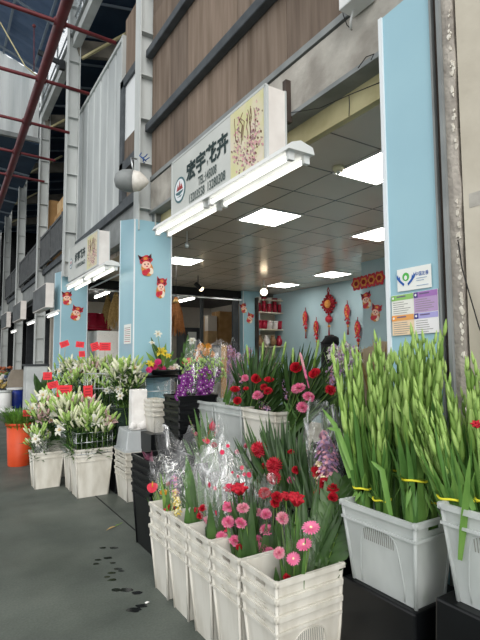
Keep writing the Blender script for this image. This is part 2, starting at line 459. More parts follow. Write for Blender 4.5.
# hoarding piece past the first column, with a framed window
mb = MB(); mb.box((2.5, 6.2, 4.0), (2.54, 7.6, 7.35), WOODS[2]); struct('wall_upper_return', mb)
a, c = 7.50, 6.9
mb = MB()
for (y0, y1, z0, z1) in ((7.44, 7.6, 4.0, 6.2), (6.3, 7.6, 6.08, 6.22), (6.3, 7.6, 4.62, 4.78), (6.3, 7.6, 4.02, 4.14)):
    mb.box((2.42, y0, z0), (2.5, y1, z1), M_BATTEN)
struct('window_1', mb)
mb = MB(); mb.box((2.46, 6.5, 5.15), (2.49, 7.44, 6.08), mat('white_pane', 'e6e9ea', rough=.3)); mb.box((2.455, 6.5, 4.78), (2.485, 7.44, 5.15), WOODS[1])
o = struct('window_pane', mb)

# ------------------------------------------------------------ corrugated site cabin on the upper level
t = thing('site_cabin', 'pale grey ribbed metal cabin on the upper level left of the first column', 'cabin', (2.45, 9.2, 4.05))
M_CAB = mat('cabin_sheet', 'bfc4c3', 'a9aeae', scale=2, rough=.45, stretch=(1, 1, .25), bump=.04)
mb = MB(); x = 2.47; ys = []; y = 7.62
prof = []
while y < 11.0:
    prof += [(x, y), (x, y+.36), (x+.03, y+.39), (x+.03, y+.43), (x, y+.46)]; y += .46
vs = [(px_, py_, z) for z in (4.06, 7.02) for px_, py_ in prof]; m_ = len(prof)
mb.add(vs, [(i+1, i, m_+i, m_+i+1) for i in range(m_-1)], M_CAB)
mb.box((2.6, 7.62, 4.06), (5.2, 10.95, 7.0), M_CAB)
obj('body', mb, t)
mb = MB(); mb.box((2.44, 7.58, 7.0), (5.25, 11.05, 7.06), M_STEEL); mb.box((2.44, 7.58, 4.04), (2.52, 11.05, 4.1), M_STEEL2); mb.box((2.435, 7.56, 4.06), (2.62, 7.63, 7.06), M_STEEL)
obj('frame', mb, t)

# ------------------------------------------------------------ upper walkway railing of the farther bays
M_RAIL = mat('dark_mesh_rail', '5a5d5e', '4b4e50', scale=6, rough=.6)
for k, (y0, y1, lab) in enumerate([(11.1, 13.85, 'dark slatted balcony railing nearest the ribbed cabin'), (14.15, 17.85, 'dark slatted balcony railing of the middle bay'), (18.15, 21.95, 'dark slatted balcony railing of the farthest bay')]):
    t = thing('balcony_railing', lab, 'railing', (2.28, (y0+y1)/2, 4.1), 'balcony railings of the upper walkway')
    mb = MB(); mb.box((2.25, y0, 4.84), (2.31, y1, 4.9), M_RAIL); obj('top_rail', mb, t)
    mb = MB(); mb.box((2.25, y0, 4.08), (2.31, y1, 4.14), M_RAIL); obj('bottom_rail', mb, t)
    mb = MB(); yy = y0+.03
    while yy < y1:
        mb.box((2.27, yy, 4.14), (2.29, yy+.055, 4.84), M_RAIL); yy += .085
    obj('infill_slats', mb, t)
    for yy in (y0, (y0+y1)/2, y1-.06):
        mb = MB(); mb.box((2.24, yy, 4.04), (2.32, yy+.06, 4.92), M_RAIL); obj('post', mb, t)
def carton(loc, s, lab, m1, rz=0, grp=None):
    t = thing('cardboard_box', lab, 'box', loc, grp)
    x, y, z = loc; sx, sy, sz = s
    mb = MB(); mb.box((x-sx/2, y-sy/2, z), (x+sx/2, y+sy/2, z+sz), m1); obj('carton', mb, t, bevel=.006)
    mb = MB(); mb.box((x-sx/2-.002, y-.03, z+.002), (x+sx/2+.002, y+.03, z+sz+.002), M_CARD2 if m1 is M_CARD else M_CARD); obj('tape', mb, t)
    return t
carton((2.85, 12.6, 4.08), (.7, 1.5, 1.3), 'large cardboard box behind the railing, lower of the pile', M_CARD)
carton((2.85, 12.75, 5.381), (.6, 1.0, .36), 'flat cardboard box lying on the big box above the railing', M_CARD2)
carton((2.85, 14.7, 4.08), (.7, 1.3, 2.0), 'tall tan cardboard box standing farther along the railing', M_CARD)

# upper slab and dark rooms behind
mb = MB(); mb.box((2.46, -.2, 3.98), (9.0, 30, 4.06), M_DARK); struct('slab', mb)
mb = MB(); mb.box((9.0, -.5, 0), (9.2, 42, 13), M_NAVY); struct('wall_rear', mb)

# ------------------------------------------------------------ roof over the upper level (navy sheets, purlins, rafters)
mb = MB(); mb.add([(2.3, 3, 8.75), (9.2, 3, 10.2), (9.2, 42, 10.2), (2.3, 42, 8.75), (2.3, 3, 8.85), (9.2, 3, 10.3), (9.2, 42, 10.3), (2.3, 42, 8.85)],
                  [(0, 1, 2, 3), (7, 6, 5, 4), (0, 4, 5, 1), (1, 5, 6, 2), (2, 6, 7, 3), (3, 7, 4, 0)], M_NAVY)
struct('roof', mb)
mb = MB()
for y in [3.5+1.15*k for k in range(30)]:
    mb.bar((2.35, y, 8.72), (9.1, y, 10.13), .03, .05, M_LINE)
struct('roof_purlins', mb)
mb = MB()
for y in (6.1, 10.25, 14.0, 18.0, 22.1, 26.1):
    mb.bar((2.3, y, 8.3), (9.1, y, 9.95), .12, .34, M_RAFT)
    mb.bar((2.4, y-.02, 8.1), (3.4, y-1.0, 8.65), .05, .05, M_CREAM)
struct('roof_rafters', mb)
mb = MB(); mb.box((2.2, 3, 8.3), (2.36, 40, 8.5), M_STEEL); mb.box((2.15, 3, 8.5), (2.4, 40, 8.54), M_STEEL2); struct('beam_eaves', mb)
# clerestory strip of glazing between the two roofs
M_GLZ = mat('clerestory_glass', 'dfeaf0', rough=.2)
_t = M_GLZ.node_tree; _tr = _t.nodes.new('ShaderNodeBsdfTransparent'); _mx = _t.nodes.new('ShaderNodeMixShader'); _mx.inputs[0].default_value = .78
_t.links.new(_t.nodes['Principled BSDF'].outputs[0], _mx.inputs[1]); _t.links.new(_tr.outputs[0], _mx.inputs[2]); _t.links.new(_mx.outputs[0], _t.nodes['Material Output'].inputs['Surface'])
mb = MB(); mb.box((2.24, 3, 8.54), (2.26, 40, 9.55), M_GLZ)
yy = 3.0
while yy < 40:
    mb.box((2.235, yy, 8.54), (2.265, yy+.05, 9.55), M_STEEL2); yy += 1.3
mb.box((2.235, 3, 9.0), (2.265, 40, 9.03), M_STEEL2)
struct('window_2', mb)
# roof of the lane: blue-grey ribbed sheet on purlins
mb = MB(); vs = []; fs = []
N_ = 60
for i in range(N_+1):
    y = 3.5+10.6*i/N_; dz = .03*(i % 2)
    for x, z in ((2.3, 9.62), (-2.6, 11.35)): vs.append((x, y, z+dz))
for i in range(N_): fs.append((i*2, i*2+1, i*2+3, i*2+2))
mb.add(vs, fs, M_NAVY2); mb.add([v+V((0, 0, .06)) for v in mb.v], [f[::-1] for f in fs], M_NAVY2)
struct('roof_lane', mb)
mb = MB()
for x in (1.95, 1.2, .4, -.4, -1.2, -2.0, -2.5):
    z = 9.62+(2.3-x)*.353-.06
    mb.bar((x, 3.5, z), (x, 14, z), .05, .06, M_LINE)
for y in (5.0, 7.2, 9.4, 11.6, 13.7):
    mb.bar((2.3, y, 9.5), (-2.6, y, 11.23), .03, .05, M_LINE)
struct('roof_lane_purlins', mb)
# translucent ribbed gable closing the lane roof
M_GAB = mat('translucent_sheet', 'eceeea', 'cfd4d2', scale=1.2, rough=.5, transl=.75, stretch=(3, 1, .2))
mb = MB(); vs = []; xs = []
x = 2.15; i = 0
while x > -2.7:
    z1 = 9.60+(2.3-x)*.353
    y = 14.05+(.07 if i % 4 in (1, 2) else 0)
    vs += [(x, y, 7.75), (x, y, z1)]; x -= .045 if i % 2 else .12; i += 1
n = len(vs)//2
mb.add(vs, [(2*i, 2*i+1, 2*i+3, 2*i+2) for i in range(n-1)], M_GAB)
mb.box((-2.7, 14.0, 7.66), (2.2, 14.12, 7.78), M_STEEL2)
struct('wall_gable', mb)
# lower lane roof beyond the gable
mb = MB(); mb.add([(2.3, 14.1, 7.6), (-5, 14.1, 8.3), (-5, 42, 8.3), (2.3, 42, 7.6), (2.3, 14.1, 7.7), (-5, 14.1, 8.4), (-5, 42, 8.4), (2.3, 42, 7.7)], [(0, 1, 2, 3), (7, 6, 5, 4), (0, 4, 5, 1), (2, 6, 7, 3)], M_NAVY)
for y in [15+1.6*k for k in range(16)]:
    mb.bar((2.3, y, 7.57), (-5, y, 8.27), .04, .06, M_LINE)
struct('roof_lane_far', mb)

# ------------------------------------------------------------ maroon sprinkler pipes
a = V((.8, 2.6, 4.42)); c_ = at(4, 190, X=.8); d_ = at(67.5, 0, X=.8)
mb = MB(); dirv = (c_-d_).normalized(); mb.tube([d_-dirv*1.2, d_, c_, c_+dirv*9], .047, M_RED, 12)
tag(obj('sprinkler_main_pipe', mb, origin=d_), 'thick maroon pipe running overhead along the lane', 'pipe')
labs = ['thin maroon cross pipe nearest the top of the view', 'thin maroon cross pipe below the translucent gable top', 'thin maroon cross pipe at the lower edge of the gable', 'thin maroon cross pipe low down below the gable', 'thin maroon cross pipe lowest of the branch pipes']
for k, (p0, p1) in enumerate([((0, 4), (60, 22)), ((0, 70), (38, 80)), ((0, 115), (27, 122)), ((0, 149), (18, 152)), ((0, 173), (12, 175))]):
    e = p1
    # find the point on the main pipe near that height
    best = min((d_+(c_-d_)*(s/200) for s in range(0, 260)), key=lambda q: abs((320-FPX*(q-CAMP).dot(_U)/(q-CAMP).dot(_F))-p1[1]))
    mb = MB(); mb.tube([best+V((-6, 0, .0)), best, best+V((.5, 0, -.01))], .019, M_RED, 8)
    mb.tube([best+V((-.05, 0, 0)), best+V((.05, 0, 0))], .036, M_RED, 10)
    tag(obj('sprinkler_branch_pipe', mb, origin=best), labs[k], 'pipe', 'sprinkler branch pipes')
mb = MB(); p0 = V((1.1, 10.2, 10.0)); mb.tube([at(0, 22, Y=10), at(25, 66, Y=10), at(38, 77, Y=10)], .013, M_CREAM, 6)
tag(obj('brace_rod', mb, origin=at(0, 22, Y=10)), 'thin pale brace rod slanting under the lane roof', 'rod')
mb = MB(); mb.tube([at(34, 26, Y=8), at(34, 72, Y=8)], .007, M_RED, 6); mb.ball(at(34, 26, Y=8), .03, M_RED)
tag(obj('hanger_rod', mb, origin=at(34, 26, Y=8)), 'thin maroon hanger rod below the lane roof sheet', 'rod')
# bracket arm on the second column
mb = MB(); q = at(64, 65, X=2.15); mb.bar(q+V((-.55, 0, .12)), q, .06, .1, M_CHAR); mb.box((q.x-.1, q.y-.05, q.z-.12), (q.x+.02, q.y+.05, q.z+.08), M_CHAR)
tag(obj('pipe_bracket', mb, origin=q), 'dark bracket reaching from the second column to the pipe', 'bracket')

# cone lamp on the first column
p = at(133, 181, X=2.0)
t = thing('cone_lamp', 'grey cone-shaped lamp with white face hung on the first column', 'lamp', p)
ax = V((.85, -.5, -.05)).normalized()
mb = MB(); mb.lathe([(.03, -.2), (.09, -.18), (.135, -.1), (.145, 0), (.13, .05)], p-ax*.03, M_STEEL2, 20, ax); obj('lamp_hood', mb, t)
mb = MB(); mb.lathe([(.135, .045), (.12, .12), (.06, .19), (.01, .23)], p-ax*.03, mat('frosted_white', 'e8e4dc', 'd5d0c6', scale=14, rough=.4), 20, ax); obj('lamp_face', mb, t)
mb = MB(); mb.tube([p+V((0, 0, .13)), p+V((-.02, .02, .3)), p+V((.08, .1, .34))], .012, M_CHROME); obj('bracket', mb, t)
mb = MB()
for k in range(6):
    q = at(143, 158, X=2.12)+V((rnd.uniform(-.05, .05), rnd.uniform(-.05, .05), rnd.uniform(-.09, .12)))
    mb.tube([at(143, 158, X=2.12), q, q+V((rnd.uniform(-.08, .08), 0, rnd.uniform(-.08, .08)))], .007, mat('blue_cord', '33548c', rough=.6), 5)
tag(obj('twine_knot', mb, origin=at(143, 158, X=2.12)), 'knot of blue twine tied on the first column above the lamp', 'twine')  # this piece is blue cord, knotted on the column

# ------------------------------------------------------------ inside the shop
CZ = 3.37
def tile_mat():
    m = mat('ceiling_tile', 'd2c8bb', 'c5bbad', scale=.7, rough=.2, spec=.4, metal=.12)
    t = m.node_tree; N, L = t.nodes, t.links; b_ = N['Principled BSDF']
    src = b_.inputs['Base Color'].links[0].from_socket
    tc = N.new('ShaderNodeTexCoord'); mp = N.new('ShaderNodeMapping'); mp.inputs['Location'].default_value = (-3.14+6, -4.52+6, 0)
    L.new(tc.outputs['Object'], mp.inputs[0])
    br = N.new('ShaderNodeTexBrick'); br.offset = 0; br.inputs['Scale'].default_value = 1; br.inputs['Mortar Size'].default_value = .009
    br.inputs['Brick Width'].default_value = .6; br.inputs['Row Height'].default_value = .6
    br.inputs['Color1'].default_value = (1, 1, 1, 1); br.inputs['Color2'].default_value = (.9, .9, .9, 1); br.inputs['Mortar'].default_value = (.12, .12, .12, 1)
    L.new(mp.outputs[0], br.inputs['Vector'])
    mx = N.new('ShaderNodeMix'); mx.data_type = 'RGBA'; mx.blend_type = 'MULTIPLY'; mx.inputs[0].default_value = 1
    L.new(src, mx.inputs[6]); L.new(br.outputs['Color'], mx.inputs[7]); L.new(mx.outputs[2], b_.inputs['Base Color'])
    return m
mb = MB(); mb.box((2.56, 1.0, CZ), (8.4, 10.7, CZ+.1), tile_mat()); struct('ceiling', mb)
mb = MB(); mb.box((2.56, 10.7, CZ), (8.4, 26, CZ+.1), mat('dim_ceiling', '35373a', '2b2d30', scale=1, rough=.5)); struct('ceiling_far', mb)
mb = MB(); mb.box((2.7, 1.3, .0), (8.2, 15, .012), mat('beige_bounce_tiles', 'c9c0b2', 'b9af9f', scale=2, rough=.4)); struct('floor_shop_bounce', mb)  # unseen pale floor added to bounce light onto the ceiling
mb = MB(); mb.box((7.95, 5.5, 0), (8.15, 10.9, CZ), M_BLUE2); struct('wall_back', mb)
mb = MB(); mb.box((6.64, 1.0, 0), (7.95, 6.3, CZ), M_BLUE2); struct('wall_right', mb)
mb = MB(); mb.box((2.3, .6, 0), (7.95, 1.3, CZ), M_BLUE2); struct('wall_side', mb)
# stockroom opening past the first pillar: head rail, dark posts, and the room beyond
mb = MB(); mb.box((2.68, 10.7, 3.17), (6.75, 10.75, CZ), M_DARK); struct('wall_left', mb)
p = at(205, 297, Y=10.68)
mb = MB(); mb.box((2.68, 10.66, p.z-.03), (6.75, 10.70, p.z+.0), M_CHROME); struct('trim_6', mb)
for xx, ww in ((at(202, 320, Y=10.7).x, .07), (at(235.5, 320, Y=10.7).x, .16)):
    mb = MB(); mb.box((xx-ww/2, 10.68, 0), (xx+ww/2, 10.76, 3.2), M_CHAR); struct('door_1', mb)
M_DIM = mat('dim_grey_wall', 'c9c3b8', 'b5aea2', scale=1.5, rough=.8)
mb = MB(); mb.box((2.8, 15.0, 0), (9, 15.2, 3.4), M_DIM); struct('wall_stockroom', mb)
mb = MB(); mb.box((8.2, 10.7, 0), (8.4, 15.0, 3.4), M_DIM); struct('wall_stockroom_side', mb)

# recessed light panels
LIGHTS = [(3.14, 2.72, 'square ceiling light panel nearest the right pier'), (3.17, 4.52, 'square ceiling light panel just behind the sign lamp'), (5.02, 4.38, 'square ceiling light panel farther in above the notices pier edge'),
          (6.75, 7.22, 'square ceiling light panel above the back wall knot'), (6.75, 8.95, 'square ceiling light panel above the shelf unit'), (3.40, 7.55, 'square ceiling light panel seen beside the first blue pillar')]
for x, y, lab in LIGHTS:
    t = thing('ceiling_light', lab, 'ceiling light', (x+.3, y+.3, CZ), 'square ceiling light panels')
    mb = MB(); mb.box((x+.02, y+.02, CZ-.012), (x+.58, y+.58, CZ-.004), M_LAMP); obj('diffuser', mb, t)
    mb = MB()
    for q in ((x, y, x+.6, y+.02), (x, y+.58, x+.6, y+.6), (x, y+.02, x+.02, y+.58), (x+.58, y+.02, x+.6, y+.58)):
        mb.box((q[0], q[1], CZ-.016), (q[2], q[3], CZ+.001), M_WHITE)
    obj('frame', mb, t)
p = at(338.5, 170, Z=CZ-.03)
t = thing('smoke_detector', 'small cream round detector on the ceiling tiles', 'detector', (p.x, p.y, CZ))
M_DET = mat('cream_plastic', 'd6cfae', rough=.5)
mb = MB(); mb.lathe([(.055, 0), (.055, -.02), (.04, -.045)], (p.x, p.y, CZ), M_DET, 18); obj('body', mb, t)
mb = MB(); mb.lathe([(.022, -.045), (.018, -.065), (.003, -.07)], (p.x, p.y, CZ), M_WHITE, 12); obj('sensor_cap', mb, t)
# spot lamps
p = at(198, 288, Z=3.1)
t = thing('spot_lamp', 'small bright spot lamp hanging near the stockroom opening', 'lamp', (p.x, p.y, CZ))
mb = MB(); mb.tube([(p.x, p.y, CZ), (p.x, p.y, p.z+.1)], .012, M_BLACK); obj('stem', mb, t)
q = p+V((.05, -.05, -.02))
mb = MB(); mb.tube([p+V((-.07, 0, .1)), q], .05, M_BLACK, 10); obj('lamp_head', mb, t)
mb = MB(); mb.ball(q, .05, M_BULB); obj('bulb', mb, t)
for nm, (px_, py_), lab in (('pendant_bulb', (264, 292), 'warm glowing pendant bulb above the shelf unit'),):
    p = at(px_, py_, Z=3.1)
    t = thing(nm, lab, 'lamp', (p.x, p.y, CZ))
    mb = MB(); mb.tube([(p.x, p.y, CZ), (p.x, p.y, p.z+.12)], .01, M_CHROME); obj('cord', mb, t)
    mb = MB(); mb.lathe([(.03, .15), (.05, .1), (.05, .06)], p, M_CHROME, 12); obj('socket', mb, t)
    mb = MB(); mb.ball(p, .085, M_BULB); obj('bulb', mb, t)
p = at(187, 246, Z=3.16)
t = thing('hook_wire', 'short wire hook with a clip hanging beside the first blue pillar', 'hook', (p.x, p.y, CZ))
mb = MB(); mb.tube([(p.x, p.y, CZ), (p.x, p.y, CZ-.18)], .006, M_CHROME); obj('wire', mb, t)
mb = MB(); mb.ball((p.x, p.y, CZ-.2), .03, M_CHROME, 10, 6, (1, 1, 1.4)); obj('clip', mb, t)

for k, (x, y) in enumerate(((3.6, 12.6), (6.0, 12.6))):  # invented lamps behind the header, added to brighten the stockroom
    t = thing('tube_lamp', ['added tube lamp brightening the stockroom, nearer the lane', 'added tube lamp brightening the stockroom, farther from the lane'][k], 'lamp', (x, y, CZ), 'added stockroom fill lamps')
    mb = MB(); mb.tube([(x, y-.6, 3.28), (x, y+.6, 3.28)], .03, M_LAMP, 8); obj('tube', mb, t)
    mb = MB(); mb.box((x-.04, y-.62, 3.31), (x+.04, y+.62, CZ), M_WHITE); obj('batten', mb, t)

# ------------------------------------------------------------ shop signs and their lamps
M_SIGN = mat('sign_face', 'c9cbc6', 'bcc0bb', scale=2, rough=.35)
M_SIGNSIDE = mat('sign_side', 'e2dcd6', 'd3ccc6', scale=5, rough=.5)
M_INK = mat('dark_green_ink', '1f3434', rough=.6)
M_INK2 = mat('grey_ink', '4c5a58', rough=.6)
M_FLORAL = mat('yellow_floral_print', 'cfcc98', 'ddd0c4', scale=5, rough=.4, detail=6)
M_MAUVE = mat('mauve_print', 'b39092', '96727a', scale=30, rough=.5)
M_PINKP = mat('pink_print', 'dcb0ae', 'c98f95', scale=30, rough=.5)
M_TWIG = mat('twig_print', '6d4f3c', rough=.6)
M_TEAL = mat('teal_ring', '41696f', rough=.5)
M_PALE = mat('pale_disc', 'dfe3e6', rough=.5)
M_REDP = mat('red_print', 'a23a3a', rough=.5)

def text_fit(mb, s, p0, p1, h, material, w=(0, 0, 1), depth=.0015, offset=0.0):
    p0 = V(p0); p1 = V(p1); u = (p1-p0); L_ = u.length; u.normalize()
    t = MB(); text_into(t, s, 1.0, (0, 0, 0), (1, 0, 0), (0, 1, 0), material, .0, offset)
    xs = [v.x for v in t.v]; ys = [v.y for v in t.v]
    x0, x1, y0, y1 = min(xs), max(xs), min(ys), max(ys)
    w = V(w); n = u.cross(w).normalized()
    for v in t.v:
        a = (v.x-x0)/(x1-x0)*L_; c = (v.y-y0)/(y1-y0)*h
        v[:] = p0+u*a+w*c+n*depth
    mb.merge(t)

def sign(label, oL, oR, hL, hR, thick, title, lines, floral, logo):
    """lightbox sign: face towards the lane; oL/oR are the face's lower corners"""
    oL = V(oL); oR = V(oR); z = V((0, 0, 1)); bk = V((thick, 0, 0))
    t = thing('shop_sign', label, 'sign', (oL+oR)/2+bk/2, 'shop signs of the arcade')
    mb = MB(); f = V((.006, 0, 0))
    a = [oL, oR, oR+z*hR, oL+z*hL]
    vs = [p+f for p in a]+[p+bk for p in a]
    mb.add(vs, [(0, 1, 2, 3), (7, 6, 5, 4), (0, 4, 5, 1), (1, 5, 6, 2), (2, 6, 7, 3), (3, 7, 4, 0)], M_SIGNSIDE)
    obj('case', mb, t)
    mb = MB()
    for p, q in ((a[0], a[1]), (a[1], a[2]), (a[2], a[3]), (a[3], a[0])):
        mb.bar(p+bk*.04, q+bk*.04, .02, .02, M_STEEL)
        mb.bar(p+bk*.98, q+bk*.98, .012, .012, M_STEEL)
    obj('frame', mb, t)
    mb = MB()
    n = V((-1, 0, 0))
    def P(s, r, d=.0):  # s: 0..1 along, r: 0..1 up
        lo = oL.lerp(oR, s); hi = (oL+z*hL).lerp(oR+z*hR, s)
        return lo.lerp(hi, r)+n*d
    mb.add([P(0, 0), P(1, 0), P(1, 1), P(0, 1)], [(0, 1, 2, 3)], M_SIGN)
    fp = None
    if floral:
        fp = MB()
        fp.add([P(floral, .02, .002), P(.985, .02, .002), P(.985, .98, .002), P(floral, .98, .002)], [(0, 1, 2, 3)], M_FLORAL)
        r = random.Random(3)
        W_ = .985-floral
        for (cx, cy, sx, sy, num) in ((.24, .45, .13, .24, 75), (.72, .36, .2, .2, 110), (.6, .2, .25, .12, 60), (.55, .62, .05, .2, 10), (.8, .72, .06, .16, 14), (.3, .8, .1, .1, 10)):
            for _ in range(num):
                s0 = floral+W_*min(.97, max(.03, cx+r.gauss(0, sx*.55))); r0 = min(.95, max(.05, cy+r.gauss(0, sy*.6)))
                q = P(s0, r0, .003+.0005*r.random()); rad = r.uniform(.005, .014)
                fp.poly([(rad*math.cos(2*PI*k/5+r.random()), rad*math.sin(2*PI*k/5)) for k in range(5)], q, V((0, -1, 0)), z, .0005, r.choice([M_MAUVE, M_PINKP, M_MAUVE, M_TWIG, M_PINKP]))
        for _ in range(9):
            s0 = floral+W_*r.uniform(.15, .85); r0 = r.uniform(.3, .6)
            pts = [P(s0+W_*.02*k*r.uniform(-1, 1), r0+.08*k, .004) for k in range(5)]
            fp.tube(pts, .0025, M_TWIG, 4)
    sp = obj('sign_panel', mb, t)
    if fp: obj('floral_print', fp, sp, label='yellow floral print panel')
    mb = MB()
    if title:
        s0, s1, r0, r1 = title[1]
        text_fit(mb, title[0], P(s0, r0), P(s1, r0+.02), (hL+hR)/2*(r1-r0), M_INK, depth=.004, offset=.035)
        for s_, (s0, s1, r0, r1) in lines:
            text_fit(mb, s_, P(s0, r0), P(s1, r0+.01), (hL+hR)/2*(r1-r0), M_INK2, depth=.004, offset=.016)
        obj('lettering', mb, sp, label='dark brushed sign lettering')
    if logo:
        s0, r0, rad = logo; mb = MB(); c = P(s0, r0, .003)
        u = V((0, -1, 0))
        def disc(r_, d, material, squash=1.0, off=(0, 0)):
            mb.poly([(r_*math.cos(2*PI*k/28)+off[0], r_*squash*math.sin(2*PI*k/28)+off[1]) for k in range(28)], c+n*d, u, z, .0006, material)
        disc(rad, 0, M_TEAL); disc(rad*.84, .001, M_PALE)
        for dx, hgt in ((-.28, .5), (.05, .72), (.36, .46)):
            mb.poly([(rad*(dx-.24), -rad*.02), (rad*(dx+.24), -rad*.02), (rad*dx, rad*hgt)], c+n*.002, u, z, .0006, M_REDP)
        mb.poly([(rad*.7, -rad*.12), (rad*-.7, -rad*.12), (rad*-.55, -rad*.3), (0, -rad*.42), (rad*.55, -rad*.26)], c+n*.002, u, z, .0006, M_TEAL)
        mb.poly([(rad*-.5, -rad*.5), (rad*.5, -rad*.46), (rad*.2, -rad*.58)], c+n*.002, u, z, .0006, M_TEAL)
        obj('emblem', mb, sp, label='round emblem with red peaks over water')
    return t

sign('large lightbox shop sign with yellow floral panel over the open shop', (1.85, 4.172, 2.90), (1.85, 2.60, 2.925), .582, .563, .175,
     ('宏宇花卉', (.205, .68, .48, .80)), [('TEL:145008', (.355, .56, .30, .44)), ('13203558  13280308', (.245, .65, .12, .265))], .70, (.115, .45, .122))
sign('smaller lightbox sign past the first blue pillar with dark lettering', (1.85, 8.5, 2.93), (1.85, 6.72, 2.92), .56, .50, .17,
     ('好享花卉', (.25, .62, .45, .75)), [('13905862', (.3, .62, .25, .38))], .68, (.1, .5, .09))
M_SGN = mat('grey_sign_face', '606465', '4c5051', scale=3, rough=.5)
for i, ((x0, x1, y0, y1), lab) in enumerate([((45, 53.5, 283, 307), 'plain lightbox sign over the third shop, white end panel'), ((20, 26, 301, 319), 'plain lightbox sign over the fourth shop, white end panel'), ((6, 10.6, 312, 327), 'plain lightbox sign over the fifth shop, white end panel')]):
    p = at(x0, y1, X=1.85); q = at(x0, y0, X=1.85)
    t = thing('shop_sign', lab, 'sign', p, 'shop signs of the arcade')
    h = q.z-p.z
    w = (at(x1, y1, Y=p.y)-at(x0, y1, Y=p.y)).length
    mb = MB(); mb.box((1.858, p.y, p.z), (1.85+w, p.y+1.6, p.z+h), M_SIGNSIDE); obj('case', mb, t)
    mb = MB(); mb.box((1.85, p.y+.02, p.z+.02), (1.858, p.y+1.58, p.z+h-.02), M_SGN); obj('sign_panel', mb, t)

def tube_lamp(label, y0, y1, x, z, sections=2, small=False):
    t = thing('fluorescent_lamp', label, 'lamp', (x+.06, (y0+y1)/2, z), 'tube lamps under the signs')
    mb = MB()
    sec = [(x+.03, z+.03), (x+.09, z+.03), (x+.09, z+.06), (x+.06, z+.075), (x+.03, z+.06)] if small else [(x-.045, z+.03), (x+.165, z+.03), (x+.15, z+.075), (x+.05, z+.1), (x-.02, z+.075)]
    vs = [(a, y, c) for y in (y0, y1) for a, c in sec]; n = len(sec)
    mb.add(vs, [(i, (i+1) % n, n+(i+1) % n, n+i) for i in range(n)]+[tuple(range(n))[::-1], tuple(range(n, 2*n))], M_WHITE)
    obj('batten', mb, t)
    L_ = (y1-y0)/sections
    for k in range(sections):
        a, c = y0+L_*k+.03, y0+L_*(k+1)-.03
        for xx in ((x+.06,) if small else (x, x+.125)):
            mb = MB(); mb.tube([(xx, a+.03, z), (xx, c-.03, z)], .0165, M_TUBE, 10); obj('tube', mb, t)
            if not small:
                for e in (a, c-.03):
                    mb = MB(); mb.box((xx-.022, e, z-.026), (xx+.022, e+.03, z+.035), M_WHITE); obj('lamp_holder', mb, t)
    return t
tube_lamp('long twin tube lamp lit under the large floral sign', 2.28, 4.54, 1.84, 2.87)
tube_lamp('long twin tube lamp lit under the sign past the first pillar', 6.2, 8.5, 1.84, 2.80)
for (px_, py_), lab in (((55, 313), 'lit tube lamp beneath the third shop sign'), ((32, 322), 'lit tube lamp beneath the fourth shop sign'), ((14, 331), 'lit tube lamp beneath the fifth shop sign')):
    p = at(px_, py_, X=1.85); tube_lamp(lab, p.y, p.y+1.1, 1.85, p.z, 1, True)
for (px_, py_), X_, lab in (((101, 335), 4.2, 'short tube lamp glowing inside the second shop'), ((31, 323), 4.0, 'warm tube lamp glowing inside the fourth bay')):
    p = at(px_, py_, X=X_); t = thing('tube_lamp', lab, 'lamp', p)
    mb = MB(); mb.tube([p+V((0, -.35, 0)), p+V((0, .35, 0))], .025, M_TUBE, 8); obj('tube', mb, t)
    mb = MB(); mb.box((p.x-.03, p.y-.38, p.z+.025), (p.x+.03, p.y+.38, p.z+.06), M_WHITE); obj('batten', mb, t)
p = at(57, 311, X=2.2); t = thing('meter_box', 'small white meter box beside the second blue pillar', 'electrical box', p)
mb = MB(); mb.box((2.12, p.y, p.z-.13), (2.3, p.y+.25, p.z+.13), M_WHITE); obj('housing', mb, t, bevel=.01)
mb = MB(); mb.box((2.16, p.y-.008, p.z-.1), (2.27, p.y, p.z+.1), M_STEEL); obj('cover', mb, t)

# ------------------------------------------------------------ notices on the right pier
NX = 2.144
U_, Z_ = V((0, -1, 0)), V((0, 0, 1))
def M_(n, c): return mat(n, c, rough=.45)
paper = M_('card_white', 'e9ebe6'); navy = M_('logo_blue', '2559a5'); green = M_('logo_green', '4fb04a')
c0 = at(398, 292, X=NX); c1 = at(432, 287, X=NX); hh = at(398, 270, X=NX).z-c0.z
t = thing('notice_card', 'white card with blue hands and green emblem on the right pier', 'notice', c0)
wu = c0.y-c1.y; sl = (c1.z-c0.z)/wu
u = V((0, -1, sl)).normalized()
mb = MB(); mb.poly([(0, 0), (wu, 0), (wu, hh), (0, hh)], c0, u, Z_, .003, paper); card_ = obj('card', mb, t)
mb = MB()
def Q(a, c, d=.004): return c0+u*(a*wu)+Z_*(c*hh)+V((-d, 0, 0))
for s in (-1, 1):
    outl = [(0, -.27), (.11, -.10), (.20, .08), (.235, .30), (.20, .16), (.175, .28), (.15, .12), (.12, .2), (.10, .04), (.05, -.06), (-.02, -.16)]
    outl = [(x*s*wu, y*hh) for x, y in outl]
    if s < 0: outl = outl[::-1]
    mb.poly(outl, Q(.27+s*.07, .48), u, Z_, .001, navy)
R_ = .17*hh
mb.poly([(R_*1.05*math.cos(2*PI*k/24), R_*1.1*math.sin(2*PI*k/24)) for k in range(24)], Q(.27, .62), u, Z_, .001, green)
mb.poly([(R_*.5*math.cos(2*PI*k/6+.5), R_*.65*math.sin(2*PI*k/6+.5)) for k in range(6)], Q(.27, .58, .005), u, Z_, .001, paper)
obj('emblem', mb, card_)
mb = MB(); text_fit(mb, '中国友善', Q(.56, .56, 0), Q(.93, .56, 0), hh*.2, navy, depth=.004, offset=.01)
for r_, w_ in ((.46, .3), (.36, .22), (.14, .34)):
    mb.poly([(0, 0), (w_*wu, 0), (w_*wu, .025*hh), (0, .025*hh)], Q(.58, r_), u, Z_, .0008, M_('fine_text_blue', '8aa3c0'))
obj('lettering', mb, card_)

